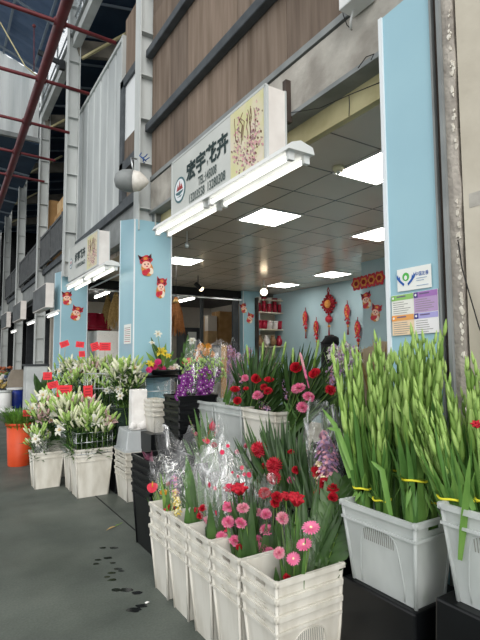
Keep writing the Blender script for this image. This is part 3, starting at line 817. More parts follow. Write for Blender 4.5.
p0 = at(393, 336, X=NX); p1 = at(440, 333.5, X=NX); H = at(393, 296, X=NX).z-p0.z; W = p0.y-p1.y
u = V((0, -1, .02)).normalized()
t = thing('information_poster', 'poster of four coloured text panels below the white card on the right pier', 'poster', p0)
mb = MB(); mb.poly([(0, 0), (W, 0), (W, H), (0, H)], p0, u, Z_, .003, M_('poster_paper', 'ecebe4')); sheet_ = obj('sheet', mb, t)
def Q2(a, c, d): return p0+u*(a*W)+Z_*(c*H)+V((-d, 0, 0))
fine = M_('fine_text', '8a8784')
for (a, c, body, head, icon) in ((0.0, .5, 'e6e6de', '8fbf6a', '7fb356'), (.5, .5, 'b79bc4', 'a273b5', '4b3d7c'), (0.0, 0.0, 'e8cfae', 'e3a25c', 'ee9a45'), (.5, 0.0, 'e7e5e6', 'a9a4d8', '45408a')):
    mb = MB(); rect = lambda w_, h_: [(0, 0), (w_*W, 0), (w_*W, h_*H), (0, h_*H)]
    mb.poly(rect(.485, .49), Q2(a+.007, c+.005, .004), u, Z_, .001, M_('panel_body', body))
    mb.poly(rect(.485, .13), Q2(a+.007, c+.36, .005), u, Z_, .001, M_('panel_head', head))
    mb.poly(rect(.085, .13), Q2(a+.007, c+.36, .006), u, Z_, .001, M_('panel_icon', icon))
    mb.poly([(.02*W*math.cos(k*PI/5), .03*H*math.sin(k*PI/5)) for k in range(10)], Q2(a+.05, c+.425, .007), u, Z_, .001, paper)
    mb.poly(rect(.2, .03), Q2(a+.13, c+.43, .006), u, Z_, .001, M_('head_text', '6c5f80'))
    for k in range(6):
        mb.poly(rect(.4*rnd.uniform(.6, 1), .014), Q2(a+.04, c+.04+.052*k, .005), u, Z_, .0006, fine)
    obj('text_panel', mb, sheet_)
p = at(124, 344, X=2.126)
t = thing('notice_sheet', 'small white notice sheet on the shaded face of the first blue pillar', 'notice', p)
q = at(131, 343, X=2.126); w_ = p.y-q.y; h_ = at(124, 325, X=2.126).z-p.z
mb = MB(); mb.poly([(0, 0), (w_, 0), (w_, h_), (0, h_)], p, U_, Z_, .003, paper); obj('sheet', mb, t)
mb = MB()
for k in range(8): mb.poly([(0, 0), (w_*.8, 0), (w_*.8, h_*.03), (0, h_*.03)], p+U_*w_*.1+Z_*h_*(.1+.1*k)+V((-.004, 0, 0)), U_, Z_, .0006, fine if k % 3 else M_('red_line_text', 'b0565a'))
obj('printed_text', mb, t)

# ------------------------------------------------------------ festive paper stickers
S_RED = mat('sticker_red', 'd03a48', 'b52a3a', scale=40, rough=.4); S_FACE = M_('sticker_face', 'f0c9b4'); S_GOLD = mat('sticker_gold', 'e0a24c', 'c9783a', scale=60, rough=.4)
S_DK = M_('sticker_dark', '5a2428'); S_PALE = M_('sticker_pale', 'f3e3d0'); S_DEEP = mat('deep_red_felt', 'a01f2b', '861722', scale=30, rough=.7)
def sticker(label, c, u, z, w, h, tilt, kind, group='festive stickers'):
    u = V(u); z = V(z); n = u.cross(z).normalized()
    ct, st = math.cos(tilt), math.sin(tilt)
    u2 = u*ct+z*st; z2 = z*ct-u*st
    t = thing('festive_sticker', label, 'sticker', c, group)
    def ell(mb, cx, cy, rx, ry, d, material, k=20, wav=0):
        mb.poly([(w*(cx+rx*(1+wav*math.cos(5*2*PI*i/k))*math.cos(2*PI*i/k)), h*(cy+ry*(1+wav*math.cos(5*2*PI*i/k))*math.sin(2*PI*i/k))) for i in range(k)], V(c)+n*d, u2, z2, .002, material)
    mb = MB(); ell(mb, 0, -.18, .40, .34, .002, S_GOLD); ell(mb, -.2, -.34, .2, .14, .004, S_RED); ell(mb, .22, -.3, .16, .16, .004, S_PALE); ell(mb, .05, -.24, .12, .12, .006, S_RED)
    obj('body', mb, t)
    mb = MB(); ell(mb, 0, .22, .44, .22, .004, S_RED, 30, .1)
    for s in (-1, 1): mb.poly([(w*s*.14, h*.34), (w*s*.40, h*.26), (w*s*.46, h*.5)][::s], V(c)+n*.004, u2, z2, .002, S_DK if kind else S_RED)
    ell(mb, 0, .3, .14, .07, .007, S_GOLD); ell(mb, -.26, .22, .07, .05, .007, S_DK); ell(mb, .26, .22, .07, .05, .007, S_DK); obj('headdress', mb, t)
    mb = MB(); ell(mb, -.02, .0, .30, .17, .008, S_FACE); ell(mb, -.12, .03, .045, .04, .011, S_DK); ell(mb, .1, .03, .045, .04, .011, S_DK); ell(mb, 0, -.07, .07, .025, .011, S_RED); obj('face', mb, t)
ux = (1, 0, 0); yz = (0, 0, 1); uy = (0, -1, 0)
for (px_, py_), pl, u, wpx, hpx, tilt, lab in (
    ((146.5, 265), dict(Y=5.992), ux, .21, .29, .2, 'upper red and gold doll sticker on the first blue pillar'),
    ((161, 287.5), dict(Y=5.992), ux, .16, .29, -.1, 'lower red and gold doll sticker on the first blue pillar'),
    ((67, 298), dict(Y=10.444), ux, .22, .29, .1, 'upper red and gold doll sticker on the second blue pillar'),
    ((76.5, 313), dict(Y=10.444), ux, .25, .32, -.25, 'lower red and gold doll sticker on the second blue pillar'),
    ((243.5, 308), dict(Y=10.596), ux, .22, .26, .3, 'upper doll sticker on the slim pillar by the shelf'),
    ((250, 318), dict(Y=10.596), ux, .22, .28, -.3, 'lower doll sticker on the slim pillar by the shelf'),
    ((366.5, 300), dict(X=6.635), uy, .26, .31, .15, 'upper doll sticker on the wall under the red garland'),
    ((376, 312.5), dict(X=6.635), uy, .26, .32, -.25, 'lower doll sticker on the wall under the red garland')):
    sticker(lab, at(px_, py_, **pl), u, yz, wpx, hpx, tilt, 'upper' in lab)

# ------------------------------------------------------------ hanging festive ornaments on the back wall
BX = 7.94
def tassel(mb, p, L_, r):
    mb.lathe([(r*.5, 0), (r, -.02), (r*.7, -.05)], p, S_GOLD, 10)
    for k in range(9):
        a = 2*PI*k/9; mb.tube([p+V((0, 0, -.04)), p+V((r*.8*math.cos(a)*.5, r*.8*math.sin(a), -L_))], .008, S_DEEP, 5)
c = at(328.5, 304, X=BX-.05)
sc = (at(328.5, 290, X=BX).z-at(328.5, 318, X=BX).z)/.56
t = thing('chinese_knot', 'big diamond-shaped red knot ornament with tassel on the back wall', 'ornament', c)
mb = MB(); mb.tube([c+V((0, 0, .2*sc)), c+V((0, .03*sc, .27*sc)), c+V((0, 0, .33*sc)), c+V((0, -.03*sc, .27*sc)), c+V((0, 0, .2*sc))], .012, S_DEEP); obj('hanging_loop', mb, t)
mb = MB(); D = .2*sc
for i in range(6):
    k = -1+2*(i+.5)/6
    for s in (-1, 1):
        a = c+V((0, D*(k+s*(1-0))*.5+0, D*(k-s)*.5)); e = c+V((0, D*(k+1*s)*.5, 0))
    p0_ = c+V((0.0, -D*.5*(1-k), D*.5*(1+k))); p1_ = c+V((0.0, D*.5*(1+k), -D*.5*(1-k)))
    q0_ = c+V((-.012, D*.5*(1-k), D*.5*(1+k))); q1_ = c+V((-.012, -D*.5*(1+k), -D*.5*(1-k)))
    mb.tube([p0_, p1_], D*.085, S_DEEP, 8); mb.tube([q0_, q1_], D*.085, S_DEEP, 8)
for a in range(4):
    for o_ in (-.35, 0, .35):
        ang = a*PI/2+PI/4; d_ = V((0, math.cos(ang), math.sin(ang))); s_ = V((0, -math.sin(ang), math.cos(ang)))
        mb.ball(c+d_*D*.78+s_*D*o_, D*.13, S_DEEP, 8, 5)
for a in range(4): mb.ball(c+V((0, D*1.05*math.cos(a*PI/2), D*1.05*math.sin(a*PI/2))), D*.12, S_DEEP, 8, 5)
obj('knot', mb, t)
mb = MB(); mb.lathe([(.0, 0), (D*.42, .005), (D*.42, .02), (0, .03)], c+V((-.02, 0, 0)), S_GOLD, 16, (-1, 0, 0)); obj('medallion', mb, t, label='gold medallion')
mb = MB(); p = c+V((0, 0, -.30*sc)); mb.ball(p, .075*sc, S_RED, 12, 8); mb.tube([p+V((0, 0, .1*sc)), p+V((0, 0, -.12*sc))], .012, S_DEEP); obj('bead', mb, t)
mb = MB(); tassel(mb, c+V((0, 0, -.42*sc)), .32*sc, .04); obj('tassel', mb, t)
for (px_, py_), s, lab in (((305.5, 318), 1, 'carp-shaped red ornament hanging left of the knot, upper'), ((316.5, 328), -1, 'carp-shaped red ornament hanging left of the knot, lower'), ((347.5, 312), -1, 'carp-shaped red ornament hanging right of the knot, upper'), ((358, 329), 1, 'carp-shaped red ornament hanging right of the knot, lower')):
    X_ = BX-.05
    c = at(px_, py_, X=X_); t = thing('hanging_ornament', lab, 'ornament', c, 'carp ornaments on the back wall')
    K_ = .76; mb = MB(); body = []
    prof = [(.0, .24), (.05, .2), (.10, .1), (.11, 0), (.08, -.1), (.04, -.17)]
    L1 = [(x*1.0+.03*math.sin(z_*9)*s, z_) for x, z_ in prof]; L2 = [(-x+.03*math.sin(z_*9)*s, z_) for x, z_ in prof[::-1]]
    tail = [(-.11, -.26), (0, -.2), (.11, -.26)]
    mb.poly(L2[:0]+[(.04, -.17), (.11, -.26), (0, -.21), (-.11, -.26), (-.04, -.17), (-.08, -.1), (-.11, 0), (-.10, .1), (-.05, .2), (0, .24), (.05, .2), (.10, .1), (.11, 0), (.08, -.1)][::-1], c, V((0, -K_, 0)), (0, 0, K_), .03, S_RED); obj('carp', mb, t)
    mb = MB()
    for k in range(5):
        mb.lathe([(.0, .0), (.026, .003), (.026, .014), (0, .018)], c+V((-.03, .03*s*math.sin(k*2), .106-.053*k)), S_GOLD, 10, (-1, 0, 0))
    obj('gold_scales', mb, t)
    mb = MB(); mb.tube([c+V((0, 0, .18)), c+V((0, 0, .27))], .008, S_DEEP); obj('cord', mb, t)
    mb = MB(); mb.ball(c+V((0, 0, -.25)), .042, S_RED); mb.tube([c+V((0, 0, -.16)), c+V((0, 0, -.30))], .01, S_DEEP); obj('bead', mb, t)
    mb = MB(); tassel(mb, c+V((0, 0, -.30)), .22, .026); obj('tassel', mb, t)
c = at(368.5, 280.5, X=6.63); q0 = at(357, 284, X=6.63); q1 = at(380, 278, X=6.63)
t = thing('red_garland', 'red and gold paper garland of round motifs high on the wall', 'garland', c)
for k in range(4):
    p = q0.lerp(q1, k/3)+V((-.01, 0, .0))
    mb = MB()
    for (r_, d, m_, kk, wv) in ((.125, 0, S_RED, 24, .16), (.08, .006, S_GOLD, 20, .14), (.045, .012, S_DEEP, 14, 0)):
        mb.poly([(r_*(1+wv*math.cos(6*2*PI*i/kk))*math.cos(2*PI*i/kk), r_*(1+wv*math.cos(6*2*PI*i/kk))*math.sin(2*PI*i/kk)) for i in range(kk)], p+V((-d, 0, 0)), V((0, -1, 0)), yz, .006, m_)
    obj('paper_motif', mb, t)
mb = MB(); mb.tube([q0, q0.lerp(q1, .5)+V((0, 0, -.04)), q1], .02, S_DEEP); obj('ribbon', mb, t)

# ------------------------------------------------------------ shelf unit with vases
SY = 10.45
M_SHELF = mat('cream_shelf', 'd2cbb9', 'c2baa7', scale=3, rough=.6)
x0, x1 = at(258, 330, Y=SY).x, at(287, 330, Y=SY).x
t = thing('shelf_unit', 'cream open shelf unit stocked with red vases at the back', 'shelf', ((x0+x1)/2, SY+.2, 0))
mb = MB(); mb.box((x0, SY+.38, 0), (x1, SY+.41, 3.2), M_SHELF); obj('back_panel', mb, t)
for xx in (x0, x1-.03):
    mb = MB(); mb.box((xx, SY, 0), (xx+.03, SY+.38, 3.2), M_SHELF if xx > x0 else M_BROWN); obj('side_panel', mb, t)
levels = [at(270, y, Y=SY).z for y in (312, 329, 346)]
for z in levels+[levels[2]-.45, levels[2]-.95, 3.17]:
    mb = MB(); mb.box((x0+.03, SY, z-.03), (x1-.03, SY+.38, z), M_SHELF); obj('shelf', mb, t)
V_RED = mat('red_glaze', 'a8243a', '8c1c2e', scale=6, rough=.25); V_CLR = mat('white_ceramic', 'ddd6d4', rough=.3); V_TAN = mat('tan_ceramic', '9a7a58', '7d6145', scale=8, rough=.5)
n = 5
for k in range(n):
    x = x0+.12+(x1-x0-.24)*k/(n-1)
    t = thing('glass_vase', ['red', 'dark red', 'red', 'dark red', 'red'][k]+' flared vase, %s from the left on the top shelf' % ORD[k], 'vase', (x, SY+.15, levels[0]), 'red vases on the top shelf')
    mb = MB(); mb.lathe([(.055, 0), (.065, .02), (.07, .16), (.06, .24)], (x, SY+.15, levels[0]), V_RED, 14); obj('body', mb, t)
    mb = MB(); mb.lathe([(.06, .24), (.05, .28), (.08, .38), (.085, .40)], (x, SY+.15, levels[0]), V_CLR if k % 2 == 0 else V_RED, 14); obj('neck', mb, t)
for k in range(5):
    x = x0+.13+(x1-x0-.26)*k/4
    m_ = [V_RED, V_RED, V_CLR, V_CLR, V_RED][k]
    t = thing('flower_pot', ['red', 'red', 'white', 'white', 'red'][k]+' squat pot, %s from the left on the middle shelf' % ORD[k], 'pot', (x, SY+.15, levels[1]), 'squat pots on the middle shelf')
    mb = MB(); mb.lathe([(.06, 0), (.08, .03), (.09, .2)], (x, SY+.15, levels[1]), m_, 14); obj('body', mb, t)
    mb = MB(); mb.lathe([(.095, .19), (.1, .23), (.085, .235)], (x, SY+.15, levels[1]), m_, 14); obj('rim', mb, t)
for k in range(4):
    x = x0+.16+(x1-x0-.32)*k/3; m_ = [V_TAN, V_CLR, V_TAN, V_RED][k]
    t = thing('clay_jar', ['tan', 'white', 'tan', 'red'][k]+' rounded jar, %s from the left on the lower shelf' % ORD[k], 'jar', (x, SY+.15, levels[2]), 'rounded jars on the lower shelf')
    mb = MB(); mb.lathe([(.05, 0), (.1, .07), (.1, .16), (.05, .23), (.045, .27), (.06, .29)], (x, SY+.15, levels[2]), m_, 14); obj('body', mb, t)

# ------------------------------------------------------------ stockroom and second shop goods
def carton_px(x0_, y0_, x1_, y1_, Y, lab, m1, d=.5):
    a = at(x0_, y1_, Y=Y); e = at(x1_, y0_, Y=Y)
    return carton(((a.x+e.x)/2, Y+d/2, a.z), (abs(e.x-a.x), d, abs(e.z-a.z)), lab, m1)
a = at(206, 345, Y=12.9); e = at(238, 345, Y=12.9)
mb = MB(); mb.box((a.x-.05, 12.85, a.z-.06), (e.x+.1, 13.7, a.z), M_CHAR)
for xx in (a.x, e.x):
    for yy in (12.9, 13.6): mb.box((xx-.03, yy-.03, 0), (xx+.03, yy+.03, a.z-.06), M_CHAR)
tag(obj('stock_rack', mb, origin=(a.x, 12.9, 0)), 'dark metal stock rack carrying cartons in the back room', 'rack')
carton_px(208, 331, 217.5, 345, 12.95, 'pale carton at the left end of the back room rack', M_CARD2)
carton_px(218, 328, 236, 345, 12.95, 'brown carton at the right end of the back room rack', M_CARD)
carton_px(219.5, 312, 236, 328, 12.95, 'brown carton topmost on the back room rack', M_CARD)
carton_px(208, 316, 217, 331, 12.95, 'whitish carton topmost at the left of the back room rack', mat('white_card', 'cfc8bd', rough=.8))
a = at(184, 352, Y=12.2); e = at(200, 328, Y=12.2)
t = thing('side_cabinet', 'dark cabinet with a pale framed panel in the back room', 'cabinet', ((a.x+e.x)/2, 12.4, 0))
mb = MB(); mb.box((a.x, 12.2, 0), (e.x, 12.7, e.z), M_CHAR); obj('body', mb, t)
mb = MB(); mb.box((a.x+.12, 12.185, a.z+.1), (e.x-.12, 12.2, e.z-.12), M_WHITE); obj('panel', mb, t)

M_STRAW = mat('dried_straw', 'a06a3c', '86532c', scale=30, rough=.9); M_STRAW2 = mat('pale_straw', 'b79a63', '97794a', scale=30, rough=.9)
def hanging_bundle(lab, top, bot, r, m_, seed):
    r_ = random.Random(seed); t = thing('dried_bundle', lab, 'dried flowers', top)
    mb = MB(); L_ = top.z-bot.z
    for k in range(70):
        a = r_.uniform(0, 2*PI); q = r*math.sqrt(r_.random()); d = V((math.cos(a)*q, math.sin(a)*q, 0))
        e = top+d+V((r_.uniform(-.03, .03), 0, -L_*r_.uniform(.7, 1)))
        mb.blade([top+d*.1, top+d*.6+V((0, 0, -L_*.4)), e], [.008, .018, .004], (-.6, -.8, 0), m_)
    obj('dried_stalks', mb, t)
    mb = MB(); mb.lathe([(r*.3, -.12), (r*.34, -.09), (r*.25, -.05)], top, M_STRAW2, 10); obj('tie', mb, t)
    mb = MB(); mb.tube([top, V((top.x, top.y, CZ))], .006, M_CABLE); obj('string', mb, t)
hanging_bundle('brown dried bundle hanging head down behind the first pillar', at(176, 297, Y=8.0), at(186, 337, Y=8.0), .19, M_STRAW, 1)
hanging_bundle('pale dried bundle hanging in the second shop, beside the first pillar', at(116, 292, X=3.4), at(116, 330, X=3.4), .2, M_STRAW2, 2)
hanging_bundle('pale dried bundle hanging in the second shop, farther from the first pillar', at(108, 295, X=3.5), at(107, 330, X=3.5), .18, M_STRAW2, 3)
p = at(93, 330, X=3.2); w_ = .26
t = thing('red_basin', 'large red tapered basin on the white crate in the second shop', 'basin', p)
mb = MB(); mb.lathe([(.42, 0), (.40, .1), (.30, .38), (.28, .40)], p, V_RED, 24); obj('body', mb, t)
mb = MB(); mb.lathe([(.44, -.02), (.45, .02), (.42, .04)], p, V_RED, 24); obj('rim', mb, t)
M_PERF = mat('perforated_white', 'dad8d2', 'a8a6a1', scale=60, rough=.6, lo=.6, hi=.66)
for k, (xa, lab) in enumerate(((93, 'white perforated crate under the red basin'), (110, 'white perforated crate beside the one with the basin'))):
    q = at(xa, 331, X=3.2+.1*k); t = thing('perforated_crate', lab, 'crate', (q.x, q.y, 0), 'perforated crates in the second shop')
    mb = MB(); mb.box((q.x-.4, q.y-.4, .9), (q.x+.4, q.y+.4, q.z-.02), M_PERF); obj('upper_body', mb, t, bevel=.02)
    mb = MB(); mb.box((q.x-.42, q.y-.42, 0), (q.x+.42, q.y+.42, .9), M_WHITE); obj('lower_body', mb, t, bevel=.02)
mb = MB(); p = at(85, 289, X=3.0); q = at(121, 291.5, X=2.75); mb.tube([V((2.72, 6.6, 3.12)), V((2.72, 10.4, 3.12))], .015, M_CHROME); tag(obj('curtain_rail', mb, origin=(2.72, 8.5, 3.12)), 'thin metal rail across the second shop front', 'rail')

# ------------------------------------------------------------ far stalls down the lane
mb = MB(); mb.box((2.6, 30, 0), (9, 30.2, 9), M_DARK); struct('wall_far', mb)
mb = MB(); mb.box((-14, 42, 0), (9, 42.2, 8.5), mat('far_shed_wall', '3a4047', '2e343b', scale=.5, rough=.8)); struct('wall_lane_end', mb)
mb = MB()
for y in (18.4, 22.4): mb.box((3.2, y, 0), (8.8, y+.12, 3.37), M_CHAR)
struct('wall_partition', mb)
p = at(31, 397, Y=12.0)
a = at(26, 397, Y=12); e = at(36.5, 366, Y=12)
t = thing('display_cabinet', 'tall grey-white cabinet standing beyond the second blue pillar', 'cabinet', ((a.x+e.x)/2, 12.15, 0))
mb = MB(); mb.box((a.x, 12, 0), (e.x+.25, 12.5, e.z), mat('grey_white_board', 'c3c6c4', 'a9adac', scale=3, rough=.6)); obj('body', mb, t, bevel=.01)
mb = MB(); mb.box((a.x-.03, 11.97, e.z), (e.x+.28, 12.53, e.z+.04), M_CHAR); obj('top', mb, t)
M_BBLUE = mat('blue_plastic', '2b3f9a', '22347f', scale=5, rough=.4)
p = at(15, 408, Z=0)
t = thing('blue_drum', 'blue plastic drum with pale lid far down the lane', 'drum', p)
s_ = .24
mb = MB(); mb.lathe([(s_, 0), (s_*1.08, .05), (s_*1.1, .55), (s_, .6)], p, M_BBLUE, 20); obj('body', mb, t)
mb = MB(); mb.lathe([(s_*1.15, .6), (s_*1.15, .65), (s_*.9, .67)], p, M_WHITE, 20); obj('lid', mb, t)
p = at(4, 410, Z=0)
t = thing('white_drum', 'white plastic drum beside the blue drum', 'drum', p)
mb = MB(); mb.lathe([(.2, 0), (.22, .05), (.22, .52), (.2, .56)], p, M_WHITE, 20); obj('body', mb, t)
mb = MB(); mb.lathe([(.235, .56), (.235, .6), (.2, .62)], p, M_STEEL, 20); obj('lid', mb, t)
r_ = random.Random(11)
far = [('cc8fa0', 'pink'), ('8a4a3a', 'rust brown'), ('d8d2c8', 'white'), ('6a7a4a', 'olive'), ('7a3b58', 'plum'), ('c9b06a', 'straw yellow'), ('3b3f46', 'dark grey'), ('b56b4a', 'terracotta'), ('e3e0da', 'cream white'), ('566a8a', 'slate blue')]
spots = [(17, 381, 19.4), (22, 378, 20.0), (2, 380, 19.6), (8, 377, 20.4), (20, 382, 19.0), (1, 386, 18.9), (12, 373, 20.8), (5, 371, 21.2), (24, 383, 19.7), (14, 377, 19.2)]
for k, ((x, y, Y), (cc, cn)) in enumerate(zip(spots, far)):
    p = at(x, y, Y=Y); m_ = mat('far_goods_'+cn.replace(' ', '_'), cc, rough=.7)
    t = thing('flower_bucket', cn+' bucket of flowers on the far stalls beyond the drums', 'bucket', (p.x, p.y, 0), 'buckets of the far stalls')
    mb = MB(); mb.lathe([(.16, 0), (.2, max(.2, p.z-.1))], (p.x, p.y, 0), M_CHAR if k % 2 else M_WHITE, 14); obj('bucket', mb, t)
    mb = MB()
    for j in range(26): mb.ball((p.x+r_.gauss(0, .14), p.y+r_.gauss(0, .14), p.z+r_.uniform(-.12, .16)), r_.uniform(.04, .08), m_, 6, 4, (1, 1, .8), .6, j)
    obj('blooms', mb, t)['kind'] = 'stuff'
for k, (x, y) in enumerate(((3, 413), (8, 410), (12, 414))):
    p = at(x, y, Z=0); mb = MB(); mb.ball(p+V((0, 0, .07)), .11, M_WHITE, 10, 7, (1.2, 1, .75), .7, k+5)
    tag(obj('plastic_bag', mb, origin=p), 'crumpled white plastic bag on the floor below the drums, %s of three from the lane' % ORD[k], 'bag', 'white bags on the floor')

# ------------------------------------------------------------ flower bins
M_BIN = mat('white_bin_plastic', 'e3e0d6', 'aca593', scale=7, rough=.42, spec=.45, stretch=(1, 1, .35), lo=.42, hi=.86, transl=.12, detail=8)
M_BINM = milky('milky_bin_plastic', 'e3e7e5', 'd0d5d3', .18)
M_SLIT = mat('bin_slit', '8b8c86', rough=.7)
def wall_panel(mb, a, b_, c, d, inn, material, slot=None):
    """one side of a bin: outer quad a b c d (a-b bottom, d-c top), inner offset vector, optional hand slot"""
    a, b_, c, d = V(a), V(b_), V(c), V(d); inn = V(inn)
    if not slot:
        mb.add([a, b_, c, d, a+inn, b_+inn, c+inn, d+inn], [(0, 1, 2, 3), (7, 6, 5, 4), (3, 2, 6, 7)], material); return
    us = [0, slot[0], slot[1], 1]; ws = [0, slot[2], slot[3], 1]
    g = [[a.lerp(b_, u).lerp(d.lerp(c, u), w) for u in us] for w in ws]
    vs = [p for r in g for p in r]; n = len(vs); vs += [p+inn for p in vs]
    fs = []
    for j in range(3):
        for i in range(3):
            if i == 1 and j == 1: continue
            q = (j*4+i, j*4+i+1, j*4+i+5, j*4+i+4); fs.append(q); fs.append(tuple(n+k for k in q[::-1]))
    for q in ((5, 6), (6, 10), (10, 9), (9, 5)): fs.append((q[0], q[1], n+q[1], n+q[0]))
    fs.append((12, 15, n+15, n+12))
    mb.add(vs, fs, material)
def make_bin(label, cat, x0, x1, y0, y1, z0, z1, material, group, arch=None, short_slots=True, taper=.035):
    """tapered plastic bin; x0..y1 is the rim's outline"""
    c = V(((x0+x1)/2, (y0+y1)/2, z0)); t = thing('flower_bin', label, cat, c, group)
    k = taper; e = .012
    X0, X1, Y0, Y1 = x0+e, x1-e, y0+e, y1-e
    B = [(X0+k, Y0+k, z0), (X1-k, Y0+k, z0), (X1-k, Y1-k, z0), (X0+k, Y1-k, z0)]; T = [(X0, Y0, z1), (X1, Y0, z1), (X1, Y1, z1), (X0, Y1, z1)]
    mb = MB(); th = .006
    s = (.34, .66, .885, .935) if short_slots else None
    long_x = (x1-x0) > (y1-y0)
    wall_panel(mb, B[0], B[1], T[1], T[0], (0, th, 0), material, s if (not long_x and s) else None)
    wall_panel(mb, B[1], B[2], T[2], T[1], (-th, 0, 0), material, s if (long_x and s) else None)
    wall_panel(mb, B[2], B[3], T[3], T[2], (0, -th, 0), material, s if (not long_x and s) else None)
    wall_panel(mb, B[3], B[0], T[0], T[3], (th, 0, 0), material, s if (long_x and s) else None)
    mb.add([B[0], B[1], B[2], B[3], V(B[0])+V((0, 0, .006)), V(B[1])+V((0, 0, .006)), V(B[2])+V((0, 0, .006)), V(B[3])+V((0, 0, .006))], [(3, 2, 1, 0), (4, 5, 6, 7)], material)
    # moulded corner posts
    for i in range(4): mb.tube([B[i], T[i]], .009, material, 6)
    obj('body', mb, t)
    mb = MB(); r = .016
    for zz, g, h in ((z1-.017, 0.0, .023), (z1-.076, .006, .012)):
        for q in ((x0+g, y0+g, x1-g, y0+r), (x0+g, y1-r, x1-g, y1-g), (x0+g, y0+r, x0+r, y1-r), (x1-r, y0+r, x1-g, y1-r)):
            mb.box((q[0], q[1], zz), (q[2], q[3], zz+h), material)
    for (cx, cy) in ((x0, y0), (x1, y0), (x1, y1), (x0, y1)):
        mb.lathe([(.0145, z1-.017), (.0145, z1+.0065), (.010, z1+.008)], (cx+(.012 if cx == x0 else -.012), cy+(.012 if cy == y0 else -.012), 0), material, 8)
    obj('rim', mb, t)
    if arch:
        mb = MB()
        for side in arch:
            pts = []
            for i in range(17):
                f = i/16; u_ = -.30+.60*f; hgt = .80-.30*max(0, abs(u_*2/.60))**4*1.0 if abs(u_) < .3 else 0
                pts.append((u_, hgt))
            pts = [(-.34, .03)]+[(-.34+.03*k, .2+.18*k) for k in range(0, 3)]+[(u_*.85, .66+.14*math.sqrt(max(0, 1-(u_/.3)**2))) for u_, _ in pts]+[(.34-.03*k, .2+.18*k) for k in (2, 1, 0)]+[(.34, .03)]
            def SP(u_, w_):
                kk = k*(1-w_)
                if side == 'x0': return V((X0+kk-.001, (Y0+Y1)/2-u_*(Y1-Y0-2*kk), z0+w_*(z1-z0)))
                if side == 'y0': return V(((X0+X1)/2+u_*(X1-X0-2*kk), Y0+kk-.001, z0+w_*(z1-z0)))
            mb.tube([SP(u_, w_) for u_, w_ in pts], .0035, material, 5)
            for i in range(15):
                u_ = -.21+.42*i/14; top = .66+.12*math.sqrt(max(0, 1-(u_/.26)**2)); bot = .60
                mb.bar(SP(u_, bot), SP(u_, top), .0035, .002, M_SLIT)
        obj('arch_moulding', mb, t)
    return t
def stack_bins(x0, x1, y0, y1, z0, ztop, step, n, labels, material, group, **kw):
    H = ztop-z0-step*(n-1)
    for k in range(n):
        g = 0.0012*k
        make_bin(labels(k), 'bin', x0+rnd.uniform(-.003, .003), x1, y0+rnd.uniform(-.003, .003), y1, z0+step*k+.001, z0+step*k+H, material, group, **kw)
TMB = {3: ['lowest', 'middle', 'topmost'], 2: ['lower', 'upper'], 1: ['single'], 4: ['lowest', 'second lowest', 'second highest', 'topmost']}

FRONT = []
y = 1.785; 
for k in range(5):
    y0 = 1.785+.312*k; y1 = y0+.292
    FRONT.append((y0, y1))
    stack_bins(1.295+.004*k, 1.716, y0, y1, 0, .6-.006*k, .075, 3, lambda i, k=k: '%s white bin of the %s stack in the front row counted from the gladioli' % (TMB[3][i], ORD[k]), M_BIN, 'white bins of the front row', arch=('y0',) if k == 0 else None)
# black bins at the far end of the front row and the taller black stack behind
M_BLK = M_BLACK
stack_bins(1.485, 1.90, 3.76, 4.2, 0, .755, .062, 5, lambda i: '%s black bin of the short black stack beside the white front row' % ORD[i].replace('first', 'lowest'), M_BLK, 'black bins of the short stack')
stack_bins(1.99, 2.43, 4.3, 4.68, 0.42, 1.225, .075, 7, lambda i: '%s black bin of the tall black stack under the purple orchids' % ORD[i].replace('first', 'lowest'), M_BLK, 'black bins of the tall stack')
make_bin('black bin at the foot of the tall stack, hidden low behind the front row', 'bin', 1.98, 2.44, 4.29, 4.69, 0, .44, M_BLK, None)
# black bins under the gladioli and inside the second row
for k, (x0, x1, y0, y1, lab) in enumerate([(1.70, 2.06, 1.37, 1.79, 'big black bin standing upside down beneath the milky gladiolus bin'), (1.70, 2.06, .85, 1.27, 'big black bin upside down beneath the gladiolus bin at the picture edge')]):
    t = thing('black_crate', lab, 'bin', ((x0+x1)/2, (y0+y1)/2, 0), 'black bins under the gladioli')
    mb = MB(); z1 = .545 if k == 0 else .655; kk = .02
    vs = [(x0-kk, y0-kk, 0), (x1+kk, y0-kk, 0), (x1+kk, y1+kk, 0), (x0-kk, y1+kk, 0), (x0, y0, z1), (x1, y0, z1), (x1, y1, z1), (x0, y1, z1)]
    mb.add(vs, [(3, 2, 1, 0), (4, 5, 6, 7), (0, 1, 5, 4), (1, 2, 6, 5), (2, 3, 7, 6), (3, 0, 4, 7)], M_BLK); obj('body', mb, t, bevel=.01)
    mb = MB(); mb.box((x0-kk-.012, y0-kk-.012, 0), (x1+kk+.012, y1+kk+.012, .03), M_BLK); obj('rim', mb, t)
make_bin('milky bin holding four tied bundles of green gladioli', 'bin', 1.685, 1.965, 1.34, 1.785, .547, .905, M_BINM, 'milky gladiolus bins', arch=('x0',), short_slots=True)
make_bin('milky gladiolus bin cut by the picture edge, standing a little higher', 'bin', 1.70, 1.98, .80, 1.245, .657, 1.02, M_BINM, 'milky gladiolus bins', arch=('x0',))
